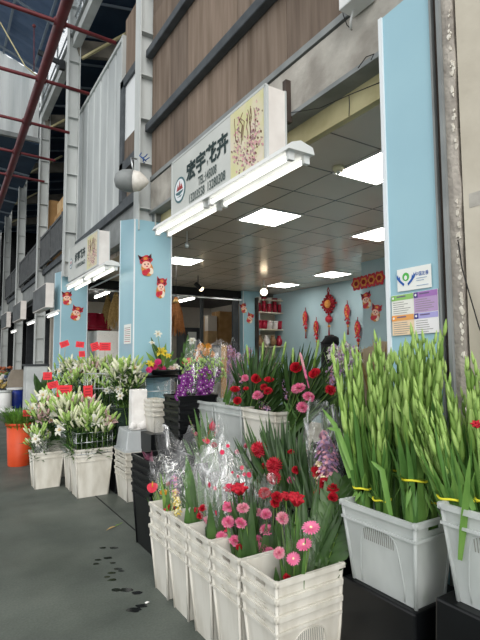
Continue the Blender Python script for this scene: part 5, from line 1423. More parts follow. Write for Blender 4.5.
def yellow_pink_sleeve(t, rr):
    mb = MB(); fl_statice(mb, at(178, 516, X=1.36), at(175, 490, X=1.38), .042, F_CREAM, LILY_Y, rr, 150); fl_statice(mb, at(176, 496, X=1.37), at(174, 474, X=1.40), .036, P_LIL, P_PALE, rr, 90); obj('statice_head', mb, t, label='yellow and pink soft blossoms'); fill_leaves(3, G_DARK2, G_LEAF, 11)(t, rr)
bouquet('bouquet', 'sheaf with one broad green leaf and yellow-pink blossom in the fourth white bin', 'bouquet', bin_base(3, 1.50), 'bouquets of the front row',
        flowers=[('red_carnation', 171, 508, 1.40, .02), ('anthurium', 166, 511, 1.40, .02)],
        leaves=[('broad', 186, 455, 1.56, .052, G_LEAF), ('broad', 192, 474, 1.56, .035, G_DARK2), ('blade', 196, 482, 1.53, .02, G_DARK2), ('blade', 180, 468, 1.55, .02, G_LEAF)]+greens(106, [(178, 480), (190, 490), (198, 495)], 1.56, .024, G_DARK2, 'broad', 3, 8)+greens(6, [(188, 490), (196, 500), (168, 490)], 1.5, .015, G_DARK2, 'blade', 3, 8),
        film_=1, film_r=(.035, .16), film_top=at(176, 437, X=1.56), seed=15, extra=yellow_pink_sleeve)
bouquet('bouquet', 'mixed bunch with a red anthurium at the far end of the white front row', 'bouquet', bin_base(4, 1.48), 'bouquets of the front row',
        flowers=[('anthurium', 152.5, 487, 1.38, .036), ('orange_anthurium', 165, 493, 1.44, .03), ('anthurium', 163, 503, 1.43, .026), ('rose', 170, 510, 1.44, .02), ('tulip', 168, 484, 1.47, .018)],
        leaves=greens(107, [(160, 475), (168, 485), (172, 495), (158, 490)], 1.52, .022, G_LEAF, 'broad', 3, 8)+greens(7, [(160, 482), (166, 478), (156, 495), (172, 492), (160, 500)], 1.45, .016, G_LIGHT, 'blade', 4, 7)+greens(8, [(152, 500), (158, 508)], 1.42, .014, G_LEAF, 'blade', 3, 6),
        film_=1, film_r=(.035, .13), film_top=at(164, 466, X=1.5), seed=16, extra=fill_leaves(4, G_LEAF, G_LIGHT, 9))
p = at(151, 458, X=1.55)
t = thing('flower_sleeve', 'dark pinkish patterned sleeve poking from the short black stack', 'flower sleeve', p)
mb = MB(); wrap_film(mb, p+V((.03, 0, -.16)), p+V((-.03, 0, .04)), .015, .07, mat('pink_print_film', '9a5a70', '4b3040', scale=20, rough=.3, transl=.2), 3.3, .5, 20, 5); obj('film', mb, t)
mb = MB(); mb.tube([p+V((0, -.05, -.14)), p+V((.05, -.08, .02))], .004, LILY_W, 5); obj('stick', mb, t)

# ------------------------------------------------------------ second row bouquets
def b2(k, X=1.94, z=.1): return V((X, 1.86+.36*k+.17, z))
bouquet('bouquet', 'palm-leaf bunch with two coral ball blooms behind the second white bin', 'bouquet', b2(1, 1.9), 'bouquets of the second row',
        flowers=[('pompon', 259, 450.5, 1.86, .045), ('pompon', 274.5, 466, 1.84, .042), ('pompon', 274, 478, 1.82, .036), ('red_carnation', 264, 466, 1.86, .018)],
        leaves=[('fan', 256, 418, 2.0, .24, G_DARK), ('fan', 264, 422, 1.98, .24, G_DARK2), ('fan', 272, 416, 2.02, .24, G_DARK2), ('fan', 280, 426, 1.98, .22, G_DARK), ('fan', 285, 424, 2.0, .18, G_DARK), ('fan', 292, 440, 1.96, .17, G_DARK2), ('fan', 247, 436, 1.98, .14, G_DARK), ('broad', 264, 484, 1.84, .035, G_LEAF), ('broad', 248, 480, 1.86, .03, G_DARK2)]+greens(9, [(285, 460), (288, 480), (268, 440), (255, 470)], 1.92, .02, G_DARK, 'blade', 4, 10),
        seed=21)
def lav(t, rr):
    mb = MB(); fl_statice(mb, at(330, 492, X=1.80), at(324, 432, X=1.88), .072, P_LIL, P_PALE, rr, 330); obj('statice_head', mb, t, label='pale lilac soft blossoms')
    mb = MB(); fl_statice(mb, at(326, 490, X=1.76), at(318, 462, X=1.80), .045, F_CREAM, P_PALE, rr, 120); obj('statice_head', mb, t, label='cream soft blossoms')
bouquet('bouquet', 'clear-wrapped lilac statice with red carnations left of the milky gladiolus bin', 'bouquet', b2(0, 1.88), 'bouquets of the second row',
        flowers=[('red_carnation', 317, 472, 1.78, .026), ('red_carnation', 325, 483, 1.76, .028), ('red_carnation', 333, 488, 1.76, .024), ('rose', 319, 494, 1.74, .022), ('red_carnation', 333, 497, 1.74, .02)],
        leaves=greens(10, [(310, 480), (312, 460), (340, 480), (335, 500)], 1.82, .014, G_DARK2, 'blade', 3, 8)+[('fan', 305, 450, 1.9, .13, G_DARK), ('fan', 302, 475, 1.86, .14, G_DARK2)],
        film_=1, film_r=(.035, .13), film_top=at(322, 420, X=1.9), seed=22, extra=lav)
bouquet('bouquet', 'dark leafy bunch with small red blooms between the coral and lilac bunches', 'bouquet', b2(1, 1.92), 'bouquets of the second row',
        flowers=[('red_carnation', 291, 452, 1.9, .016), ('red_carnation', 296, 470, 1.88, .02), ('carnation', 291, 480, 1.86, .018)],
        leaves=greens(11, [(290, 440), (296, 455), (300, 470), (292, 475)], 1.94, .022, G_DARK, 'blade', 5, 9)+[('fan', 296, 428, 2.0, .15, G_DARK), ('fan', 305, 440, 1.98, .13, G_DARK2)], seed=23)
def spikes(t, rr):
    for (x, y, x2, y2) in ((195, 437, 190, 420), (207, 440, 212, 418), (200, 446, 194, 432), (215, 436, 219, 424)):
        mb = MB(); fl_statice(mb, at(x, y, X=2.0), at(x2, y2, X=2.02), .02, P_CORAL, P_PALE, rr, 40); obj('flower_spike', mb, t)
bouquet('bouquet', 'bunch of pink tulip and spiky coral blooms in front of the tall black stack', 'bouquet', b2(4, 2.0), 'bouquets of the second row',
        flowers=[('tulip', 212.5, 427, 2.0, .032), ('anthurium', 206, 441, 1.96, .03), ('tulip', 196, 434, 1.98, .018), ('red_carnation', 214, 445, 1.95, .02)],
        leaves=[('blade', 194, 408, 2.04, .035, G_LEAF), ('blade', 200, 409, 2.05, .036, G_DARK2), ('blade', 206, 411, 2.05, .034, G_LEAF), ('blade', 188, 415, 2.02, .026, G_DARK2), ('blade', 212, 416, 2.04, .026, G_DARK2)]+greens(12, [(190, 440), (200, 448), (212, 450)], 1.98, .018, G_LEAF, 'blade', 4, 7),
        film_=1, film_r=(.03, .14), film_top=at(214, 425, X=2.02), seed=24, extra=spikes)
def silver(t, rr): pass
bouquet('bouquet', 'leafy sheaf in silvery film between the tulip bunch and the coral bunch', 'bouquet', b2(3, 1.92), 'bouquets of the second row',
        flowers=[('pale_carnation', 238, 452, 1.9, .018), ('tulip', 246, 446, 1.9, .02)],
        leaves=greens(13, [(232, 462), (240, 470), (225, 468), (245, 478)], 1.92, .02, G_DARK, 'blade', 4, 9)+[('fan', 232, 450, 1.95, .12, G_DARK)],
        film_=1, film_r=(.035, .13), film_top=at(236, 446, X=1.96), seed=25, film_mat=CELLO2)

# ------------------------------------------------------------ third row bouquets, in the raised bins
def b3(k, X=2.38, z=.82): return V((X, 3.02+.5*k+.23, z))
def spike_tips(pts, X, m1=G_BUD, m2=G_LIGHT):
    def f(t, rr):
        for (x, y, x2, y2) in pts:
            mb = MB(); a_, e_ = at(x, y, X=X), at(x2, y2, X=X); mb.tube([a_, a_.lerp(e_, .5), e_], .006, m2, 5, .002)
            for k in range(10):
                f_ = .25+.075*k; o = a_.lerp(e_, f_); s = V((-.6*(-1)**k, .8*(-1)**k*-1, .0))*.012
                mb.lathe([(.004, 0), (.011, .018), (.008, .038), (.001, .055)], o+s*.5, m1 if k > 3 else m2, 6, (e_-a_).normalized()+s*18)
            obj('gladiolus_spike', mb, t)
    return f
def third_b(t, rr):
    spike_tips([(292, 380, 293, 352), (312, 376, 318, 344), (299, 375, 300, 358)], 2.36)(t, rr)
    spike_tips([(309, 388, 301, 356)], 2.3, P_PALE, P_PINK)(t, rr)
    mb = MB(); fl_statice(mb, at(287, 400, X=2.34), at(284, 375, X=2.36), .035, P_LIL, P_MAUV, rr, 90); obj('statice_head', mb, t)
bouquet('bouquet', 'raised bouquet with pink gladiolus, red roses and pink carnations', 'bouquet', b3(0), 'bouquets of the raised third row',
        flowers=[('rose', 296, 368, 2.32, .036), ('rose', 315, 374, 2.32, .036), ('carnation', 299.5, 388, 2.28, .034), ('carnation', 309, 397, 2.28, .032), ('carnation', 302.5, 407, 2.26, .032), ('red_carnation', 330.5, 390, 2.28, .026), ('carnation', 296, 389, 2.28, .026)],
        leaves=[('fan', 312, 347, 2.46, .19, G_DARK), ('fan', 325, 352, 2.44, .2, G_DARK2), ('fan', 332, 368, 2.4, .17, G_DARK), ('fan', 300, 352, 2.46, .16, G_DARK), ('fan', 325, 385, 2.36, .15, G_DARK)]+greens(14, [(300, 400), (315, 390), (320, 405), (292, 395)], 2.36, .02, G_DARK2, 'blade', 4, 9),
        seed=31, extra=third_b)
def third_a(t, rr):
    spike_tips([(250, 372, 247, 348), (262, 368, 263, 346), (271, 366, 274, 350), (281, 368, 285, 346)], 2.4, G_BUD, G_LIGHT)(t, rr)
    mb = MB(); fl_statice(mb, at(268, 410, X=2.3), at(258, 400, X=2.32), .04, P_LIL, P_PALE, rr, 90); obj('statice_head', mb, t)
bouquet('bouquet', 'raised bouquet of dark palm fans with three red roses and one pink bloom', 'bouquet', b3(1), 'bouquets of the raised third row',
        flowers=[('rose', 256.5, 379, 2.32, .036), ('rose', 269, 380.5, 2.32, .034), ('red_carnation', 268, 391, 2.3, .028), ('carnation', 258, 395.5, 2.28, .036), ('red_carnation', 264, 387, 2.3, .024)],
        leaves=[('fan', 250, 349, 2.46, .20, G_DARK), ('fan', 262, 346, 2.48, .21, G_DARK2), ('fan', 274, 350, 2.46, .21, G_DARK), ('fan', 284, 360, 2.42, .19, G_DARK2), ('fan', 247, 368, 2.42, .16, G_DARK2), ('fan', 282, 382, 2.36, .17, G_DARK), ('fan', 276, 400, 2.34, .14, G_DARK)]+greens(15, [(270, 400), (278, 405), (250, 395)], 2.36, .02, G_DARK, 'blade', 4, 9),
        seed=32, extra=third_a)
def third_left(t, rr):
    mb = MB(); fl_statice(mb, at(240, 395, X=2.36), at(240, 360, X=2.4), .05, P_PALE, P_LIL, rr, 110); obj('statice_head', mb, t, label='pale pink soft blossoms')
bouquet('bouquet', 'film-wrapped pale pink bunch with red roses at the left end of the raised row', 'bouquet', b3(2), 'bouquets of the raised third row',
        flowers=[('rose', 235, 390, 2.3, .036), ('rose', 237.5, 401, 2.28, .03), ('carnation', 245, 378, 2.34, .026), ('rose', 246, 389, 2.3, .02)],
        leaves=greens(16, [(236, 380), (244, 395), (232, 398)], 2.36, .018, G_LEAF, 'blade', 3, 7), film_=1, film_r=(.04, .12), film_top=at(238, 352, X=2.42), seed=33, extra=third_left)
# hazy pink sprays behind the purple orchids
def haze_bunch(label, base, tips, m1, m2, seed, r=.07, n=200, name='dried_spray', cat='flower bunch', stem=None, group=None):
    rr = random.Random(seed); base = V(base); t = thing(name, label, cat, base, group)
    mb = MB()
    for q in tips:
        for k in range(14):
            e = q+jv(rr, r*1.1); mb.tube([base+jv(rr, .02), base.lerp(e, .6)+jv(rr, .02), e], .0025, stem or m2, 4)
    obj('twigs', mb, t)
    for q in tips:
        mb = MB(); fl_statice(mb, q-V((0, 0, r*1.2)), q+V((0, 0, r*1.1)), r, m1, m2, rr, n); obj('blossom_cloud', mb, t)
haze_bunch('hazy dusty pink spray standing behind the purple orchid bunches', (2.95, 5.0, .7), [at(230, 352, Y=5.0), at(238, 360, Y=5.0), at(248, 354, Y=5.0), at(228, 366, Y=5.0)], P_MAUV, P_LIL, 41, .075, 110)
make_bin('dark bin holding the hazy pink spray', 'bin', 2.75, 3.15, 4.85, 5.15, 0, .78, M_BLACK, None)
haze_bunch('loose white and lilac statice at the back behind the gladioli', (2.75, 2.75, .75), [at(334, 354, X=2.75), at(345, 352, X=2.8), at(355, 356, X=2.8), at(336, 368, X=2.7), at(350, 366, X=2.75)], LILY_W, P_LIL, 42, .07, 130, stem=G_STEM)
haze_bunch('pale pink puff of statice behind the left gladiolus tips', (2.95, 3.1, .75), [at(345, 349, X=2.95), at(339, 358, X=2.95)], P_PALE, LILY_P, 43, .06, 90, stem=G_STEM)
haze_bunch('mauve statice column beside the raised bouquet with pink gladiolus', (2.5, 2.8, .6), [at(331, 372, X=2.5), at(332, 383, X=2.48)], P_LIL, P_MAUV, 44, .05, 110, stem=G_STEM)
for k, (x, y) in enumerate(((2.58, 2.55), (2.8, 2.95))):
    make_bin(['dark bin behind the raised row holding white statice', 'dark bin behind the raised row holding pink statice'][k], 'bin', x, x+.36, y, y+.36, 0, .85, M_BLACK, 'dark bins behind the raised row')
# kraft paper bundles behind the gladioli
for k, ((x0, y0, x1, y1, X), lab) in enumerate([((368, 362, 360, 352, 3.2), 'brown kraft paper bundle behind the gladioli, left one'), ((378, 362, 376, 350, 3.1), 'brown kraft paper bundle behind the gladioli, right one by the pier'), ((386, 364, 384, 344, 3.4), 'tall kraft paper bundle rising behind the gladioli')]):
    a_ = at(x0, y0, X=X); e_ = at(x1, y1, X=X); t = thing('paper_bundle', lab, 'paper bundle', (a_.x, a_.y, 0), 'kraft paper bundles')
    mb = MB(); wrap_film(mb, V((a_.x, a_.y, .02)), e_, .07, .12, KRAFT, 4+k, .8, 30, 6, .015); obj('kraft_wrap', mb, t)
    mb = MB(); rr = random.Random(k)
    for j in range(22): leaf_blade(mb, V((a_.x, a_.y, .9)), e_+jv(rr, .11)-V((0, 0, .05)), .02, (-.6, -.7, .3), M_STRAW2)
    obj('dry_leaves', mb, t)
p = at(329, 341.5, X=3.6); t = thing('black_bundle', 'rounded black bundle showing above the bouquets before the back wall', 'bag', (p.x, p.y, 0))
mb = MB(); mb.ball(p+V((.03, 0, 0)), .085, M_BLACKC, 14, 9, (1.1, 1, .85), .35, 2); mb.ball(at(325, 343.5, X=3.6), .05, M_BLACKC, 12, 7, (1, 1, .8), .3, 4); mb.tube([V((p.x, p.y, 0)), V((p.x, p.y, p.z-.03))], lambda f: .09+.05*math.sin(PI*f), M_BLACKC, 12); obj('cloth', mb, t)

# ------------------------------------------------------------ purple orchid bunches on the tall black stack
def orchid_master(m1):
    r = random.Random(5); mb = MB()
    for k in range(5):
        tt = 2*PI*k/5+.3; dr = V((math.cos(tt), math.sin(tt), .25)); petal(mb, V((0, 0, 0)), dr, V((0, 0, 1)), .024, .009, m1, .2, .2, .5)
    mb.ball((0, 0, .006), .006, LILY_W, 6, 4, (1, 1, 1.4)); return mb.mesh('orchid_flower')
ORC = orchid_master(P_PURP)
for k, (x, lean, lab) in enumerate(((186, -4, 'film-wrapped bunch of purple orchids on the tall black stack, left one'), (207, 3, 'film-wrapped bunch of purple orchids on the tall black stack, right one'))):
    Y = 4.42; rr = random.Random(60+k); b_ = at(x+3, 399, Y=Y); b_.z = 1.235; t = thing('orchid_bunch', lab, 'orchid bunch', b_, 'purple orchid bunches')
    tip = at(x+8, 352, Y=Y+.1); mb = MB()
    stems = []
    for j in range(14):
        e = at(x+8+rr.uniform(-12, 12), rr.uniform(360, 374), Y=Y+rr.uniform(-.06, .1)); s = b_+jv(rr, .03)+V((0, 0, .03)); stems.append((s, e)); mb.tube([s, s.lerp(e, .5)+jv(rr, .02), e], .003, G_STEM, 4)
    obj('stems', mb, t)
    for j in range(80):
        f = rr.random(); q = at(x+rr.uniform(-8, 8)*(.75+.5*f)+9*(f-.5), 397-f*(22+4*k)+rr.uniform(-3, 3)-6*f*rr.random(), Y=Y+rr.uniform(-.09, .03))
        part_copy(ORC, 'orchid_flower', t, q, rot_to(((CAMP-q).normalized()+jv(rr, .6)), rr.uniform(0, 6)), rr.uniform(.9, 1.35))
    mb = MB()
    for j in range(70):
        q = at(x+8+rr.uniform(-13, 12), rr.uniform(358, 377), Y=Y+rr.uniform(-.06, .08)); mb.ball(q, rr.uniform(.008, .015), G_BUD, 6, 4, (1, 1, 1.5))
    obj('green_buds', mb, t, label='lime green buds')['kind'] = 'stuff'
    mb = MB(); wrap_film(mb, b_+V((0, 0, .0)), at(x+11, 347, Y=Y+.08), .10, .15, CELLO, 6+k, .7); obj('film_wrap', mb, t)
    mb = MB(); q = at(x-1+10*k, 392, Y=Y-.1)
# hardboard behind
p = at(222, 390, Y=4.75); q = at(224, 345, Y=4.9)
mb = MB(); mb.bar(p+V((.02, 0, -.25)), q, .07, .01, M_CARD, (0, 1, 0)); tag(obj('cardboard_strip', mb, origin=p), 'narrow brown board leaning at the right of the orchid bunches', 'board')

# ------------------------------------------------------------ flower arrangement on the small stand
tz = at(165, 375, Y=5.74).z
x0, x1 = at(144, 376, Y=5.74).x, at(186, 376, Y=5.74).x
t = thing('display_stand', 'small metal-legged stand with dark top carrying the lily arrangement', 'stand', ((x0+x1)/2, 5.85, 0))
mb = MB(); mb.box((x0, 5.72, tz-.03), (x1, 5.98, tz), M_BLACK); obj('top', mb, t, bevel=.004)
for xx in (x0+.02, x1-.02):
    for yy in (5.74, 5.96): mb = MB(); mb.tube([(xx, yy, 0), (xx, yy, tz-.03)], .008, M_CHROME, 6); obj('leg', mb, t)
mb = MB(); mb.tube([(x0+.02, 5.74, tz-.2), (x1-.02, 5.74, tz-.2)], .006, M_CHROME, 6); mb.tube([(x0+.02, 5.74, tz-.2), (x0+.02, 5.96, tz-.2)], .006, M_CHROME, 6); obj('cross_bar', mb, t)
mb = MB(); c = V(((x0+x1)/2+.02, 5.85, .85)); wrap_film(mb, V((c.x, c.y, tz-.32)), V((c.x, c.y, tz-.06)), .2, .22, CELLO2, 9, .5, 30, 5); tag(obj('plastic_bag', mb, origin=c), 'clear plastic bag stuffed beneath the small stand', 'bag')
mb = MB(); mb.box((x0+.06, 5.76, .0), (x1-.06, 5.94, tz-.33), M_BLACK); tag(obj('black_crate', mb, origin=(c.x, c.y, 0)), 'dark crate under the small stand holding the bag', 'crate')
cx = at(163, 373, Y=5.84)
t = thing('flower_arrangement', 'arrangement of yellow lilies and magenta daisies in a dark tray on the small stand', 'flower arrangement', (cx.x, 5.80, tz))
mb = MB(); mb.lathe([(.14, .001), (.19, .05), (.195, .07), (.17, .07), (.13, .02)], (cx.x, 5.80, tz), M_BLACK, 24); obj('tray', mb, t)
rr = random.Random(77); bs = V((cx.x, 5.84, tz+.04))
for kind, x, y, r in (('yellow_lily', 161, 352, .075), ('yellow_lily', 150, 364, .055), ('lily', 158, 334, .05), ('lily', 152, 343, .04), ('magenta', 154, 367, .05), ('magenta', 162, 368, .055), ('magenta', 158, 362, .045), ('magenta', 149, 370, .04), ('pink_lily', 172, 369, .05), ('lily', 176, 367, .05), ('yellow_lily', 168, 356, .045)):
    h = at(x, y, Y=5.8+rr.uniform(-.08, .05)); mb = MB(); fn, m1, m2 = FLOWERS[kind]; ax = ((CAMP-h).normalized()*.7+V((0, 0, .5))+jv(rr, .3)).normalized(); fn(mb, h, ax, r, m1, m2, rr); ho = obj(NAMES[kind], mb, t); mb = MB(); mb.tube([bs, bs.lerp(h, .6), h-ax*r*.4], .004, G_STEM, 5); obj('stem', mb, ho)
for (x, y) in ((146, 352), (151, 337), (166, 343), (174, 350), (178, 358), (143, 362), (170, 362), (156, 345), (181, 366), (164, 350)):
    mb = MB(); leaf_broad(mb, bs, at(x, y, Y=5.86), .03, (-.6, -.7, .2), rr.choice([G_LEAF, G_LIGHT, G_DARK2])); obj('leaf', mb, t)

# orange daisies and leafy pots behind the orchids
def small_plant(name, label, cat, Y, base_px, heads, leaves, r, kind, potm, seed):
    rr = random.Random(seed); b_ = at(*base_px, Y=Y); t = thing(name, label, cat, b_)
    mb = MB(); mb.lathe([(.09, -.16), (.12, .0), (.11, .0)], b_, potm, 16); obj('pot', mb, t)
    for (x, y) in heads:
        h = at(x, y, Y=Y+rr.uniform(-.1, .1)); mb = MB(); fn, m1, m2 = FLOWERS[kind]; ax = ((CAMP-h).normalized()*.8+V((0, 0, .4))+jv(rr, .3)).normalized(); fn(mb, h, ax, r, m1, m2, rr); mb.tube([b_, h-ax*r*.4], .004, G_STEM, 4); obj(NAMES[kind], mb, t)
    for (x, y) in leaves:
        mb = MB(); leaf_broad(mb, b_, at(x, y, Y=Y), .035, (-.6, -.7, .2), rr.choice([G_LEAF, G_DARK2])); obj('leaf', mb, t)
small_plant('potted_flowers', 'pot of orange daisies seen over the orchid bunches', 'potted plant', 6.4, (203, 366), [(196, 353), (201, 347), (206, 352), (211, 354), (203, 357), (199, 359), (208, 347)], [(194, 350), (212, 348), (205, 344)], .06, 'orange', M_BLACK, 81)
small_plant('potted_flowers', 'leafy pot plant with pale blooms left of the orange daisies', 'potted plant', 6.2, (188, 366), [(192, 341), (190, 350)], [(184, 342), (188, 334), (195, 340), (181, 352), (193, 350), (186, 348), (179, 358), (196, 356)], .06, 'lily', M_BLACK, 82)
small_plant('potted_flowers', 'low pot of red blooms below the leafy pot plant', 'potted plant', 6.0, (186, 369), [(184, 361), (189, 360), (187, 364), (192, 362)], [(180, 357), (195, 358)], .045, 'anthurium', M_BLACK, 83)
p = at(178, 368, Y=6.3); q = at(215, 368, Y=6.3)
mb = MB(); mb.box((p.x, 5.95, p.z-.2), (q.x, 6.6, p.z-.14), M_CHAR)
for xx in (p.x+.03, q.x-.03):
    for yy in (5.98, 6.57): mb.box((xx-.02, yy-.02, 0), (xx+.02, yy+.02, p.z-.2), M_CHAR)
tag(obj('plant_table', mb, origin=(p.x, 6.2, 0)), 'dark low table carrying the pots behind the orchids', 'table')

# ------------------------------------------------------------ gladioli
def glad_mesh(seed, L_=1.0):
    r = random.Random(seed); mb = MB(); bx, by = r.uniform(-.05, .05), r.uniform(-.05, .05)
    def P(f): return V((bx*f*f, by*f*f, L_*f))
    mb.tube([P(i/8) for i in range(9)], .0058, G_STEM, 6, .003)
    for k in range(3):
        a = r.uniform(0, 2*PI); f0 = .22+.08*k; o = P(f0); d = V((math.cos(a), math.sin(a), 0)); l2 = L_*r.uniform(.36, .52)
        out = r.uniform(.01, .06) if k else .10
        mb.blade([o, o+d*.012+V((0, 0, l2*.3)), o+d*out*.45+V((0, 0, l2*.68)), o+d*out+V((0, 0, l2))], [.008, .015, .013, .001], d, G_GLAD if k % 2 else G_GLAD2, .35)
    nb = 9; a0 = r.uniform(0, PI)
    for k in range(nb):
        f = .60+.38*k/(nb-1); o = P(f); s = (-1)**k; d = V((math.cos(a0)*s, math.sin(a0)*s, 0))+V((r.uniform(-.3, .3), r.uniform(-.3, .3), 0))
        z = 1-.55*k/(nb-1); ax = (d*.10+V((0, 0, 1))).normalized()
        mb.lathe([(.004, 0), (.013*z+.001, .035*z), (.013*z+.001, .075*z), (.008*z, .11*z), (.0006, .14*z)], o+d*.0055, G_BUD if k % 3 else G_LIGHT, 6, ax)
    return mb.mesh('gladiolus_stem')
GLADS = [glad_mesh(100+k, L) for k, L in enumerate((1.0, 1.04, .97, 1.08, 1.0, 1.05))]
G_TINT = mat('gladiolus_pink_tip', 'd9938a', 'c97c78', scale=20, rough=.5)
def glad_bundle(label, base, bandz, r, top, rt, n, seed, scale=1.0):
    """n stems gathered by a yellow band and fanning out to the top"""
    rr = random.Random(seed); base = V(base); top = V(top); t = thing('gladiolus_bundle', label, 'gladiolus bundle', base, 'bundles of green gladioli')
    f = (bandz-base.z)/(top.z-base.z); rb = max(.01, (r-rt*f)/(1-f))
    for k in range(n):
        q = math.sqrt((k+.5)/n); a = k*2.39996+seed
        s = base+V((math.cos(a)*q*rb, math.sin(a)*q*rb, 0)); e = top+V((math.cos(a)*q*rt, math.sin(a)*q*rt, rr.uniform(-.13, .05)))
        d = e-s; L_ = d.length
        part_copy(GLADS[rr.randrange(len(GLADS))], 'gladiolus_stem', t, s, rot_to(d, rr.uniform(0, 6)), L_*rr.uniform(.95, 1.02))
    mb = MB(); ax = (top-base)/(top.z-base.z)
    for k in range(15):   # sheaf of broad lower leaves held by the band
        a = 2*PI*k/15; d = V((math.cos(a), math.sin(a), 0)); w = .0135
        hh = rr.uniform(.34, .60); fz = bandz-base.z; spread = (rt-r)*hh*.9+rr.uniform(.0, .035)
        p0 = base+d*r*.8; p1 = base+ax*fz+d*r*.97; p2 = base+ax*(fz+(hh-fz)*.5)+d*(r+spread*.35); p3 = base+ax*hh+d*(r+spread)
        mb.blade([p0, p0.lerp(p1, .6), p1, p2, p3], [.010, w, w, w*1.05, .001], d, G_GLAD if k % 3 else G_GLAD2, -.25)
    obj('sheath_leaves', mb, t)
    mb = MB(); c = base+ax*(bandz-base.z); R2 = r*1.05+.007
    mb.tube([c+V((math.cos(2*PI*i/24)*R2, math.sin(2*PI*i/24)*R2, .003*math.sin(i))) for i in range(25)], .0052, BAND, 6); obj('rubber_band', mb, t, label='yellow rubber band')
def zat(px, py, X): return at(px, py, X=X)
for (x, yb, X, r, tx, ty, tX, rt, n, lab) in (
    (358, 487, 1.77, .037, 352, 362, 1.80, .080, 10, 'narrow tied gladiolus bundle at the left of the milky bin'),
    (377, 501, 1.75, .032, 376, 358, 1.80, .070, 9, 'small tied gladiolus bundle second from left in the milky bin'),
    (415, 479, 1.80, .056, 412, 346, 1.84, .105, 17, 'thick tied gladiolus bundle at the right of the milky bin'),
    (436, 502, 1.90, .034, 432, 346, 1.94, .07, 9, 'shaded gladiolus bundle at the back right of the milky bin'),
    (395, 470, 1.89, .035, 390, 352, 1.93, .08, 10, 'gladiolus bundle behind the others at the back of the milky bin')):
    c = at(x, yb, X=X); z0 = .565
    glad_bundle(lab, (min(1.88, max(1.79, c.x)), min(1.69, max(1.43, c.y)), z0), c.z, r, at(tx, ty, X=tX), rt, n, int(x), 1)
for (x, yb, X, r, tx, ty, tX, rt, n, lab) in (
    (458, 500, 1.78, .045, 424, 392, 1.80, .075, 11, 'loose gladiolus bundle leaning left out of the edge bin'),
    (474, 500, 1.82, .045, 452, 374, 1.86, .085, 11, 'upright gladiolus bundle in the edge bin, right of the leaning one'),
    (492, 500, 1.84, .045, 480, 372, 1.86, .08, 10, 'gladiolus bundle of the edge bin cut by the picture edge')):
    c = at(x, yb, X=X); glad_bundle(lab, (min(1.89, max(1.80, c.x)), min(1.15, max(.9, c.y)), .675), c.z, r, at(tx, ty, X=tX), rt, n, int(x), 1)
# stray long leaves arching out of the bundles
mb = MB()
for pts in ([(352, 470), (338, 430), (327, 428)], [(350, 478), (335, 425), (322, 408)], [(460, 560), (466, 500), (470, 455)], [(474, 510), (464, 488), (462, 484)], [(392, 520), (382, 470), (371, 461)]):
    P_ = [at(x, y, X=1.72-.02*i) for i, (x, y) in enumerate(pts)]
    mb.blade([P_[0], P_[0].lerp(P_[1], .5), P_[1], P_[1].lerp(P_[2], .6), P_[2]], [.008, .013, .012, .008, .001], (-.8, -.5, .3), G_GLAD, .3)
tag(obj('gladiolus_leaf', mb, origin=at(350, 480, X=1.72)), 'stray sword leaves arching out over the milky bins', 'leaf', kind='stuff')
rr = random.Random(5)
pc = at(466, 424, X=1.7); mb = MB(); fl_crest(mb, at(476, 425, X=1.72), (-.5, -.7, .5), .02, P_RED, P_DEEP, rr); mb.tube([at(476, 425, X=1.72), V((1.8, 1.1, .8))], .003, G_STEM, 5); tag(obj('red_gladiolus_floret', mb, origin=at(476, 425, X=1.72)), 'small red floret at the picture edge among green gladioli', 'flower')

# ------------------------------------------------------------ lilies
def lily_mesh(seed, openc=0, m_b=LILY_BUD, m_o=LILY_W, L_=.62, buds=5):
    r = random.Random(seed); mb = MB(); bx, by = r.uniform(-.06, .06), r.uniform(-.06, .06)
    def P(f): return V((bx*f*f, by*f*f, L_*f))
    mb.tube([P(i/5) for i in range(6)], .005, G_STEM, 5, .004)
    for k in range(13):
        f = .42+.042*k; a = k*2.4; o = P(f); d = V((math.cos(a), math.sin(a), 0)); l2 = r.uniform(.12, .19)
        mb.blade([o, o+d*l2*.45+V((0, 0, l2*.35)), o+d*l2+V((0, 0, l2*.4))], [.004, .012, .001], V((0, 0, 1)), G_LILY if k % 3 else G_LEAF, .25)
    for k in range(buds):
        a = k*2.4+r.uniform(-.3, .3); d = V((math.cos(a), math.sin(a), 0)); o = P(.93); e = o+d*r.uniform(.025, .07)+V((0, 0, r.uniform(.0, .06)))
        mb.tube([o, e], .003, G_STEM, 4)
        if k < openc: fl_lily_open(mb, e+d*.03, (d+V((0, 0, .6))), r.uniform(.05, .065), m_o, m_o, r)
        else: fl_lily_bud(mb, e, (d*.55+V((0, 0, 1))), r.uniform(.085, .13), r.uniform(.011, .016), m_b if k % 4 else G_BUD, r)
    return mb.mesh('lily_stem')
LM = {'bud': [lily_mesh(200+k) for k in range(3)], 'white': [lily_mesh(210+k, 2) for k in range(3)], 'pink': [lily_mesh(220+k, 2, LILY_P, LILY_P) for k in range(3)], 'green': [lily_mesh(230+k, 1, G_BUD, LILY_W, buds=6) for k in range(2)]}
LILY_FILM = film('lily_sleeve_film', .12, .2)
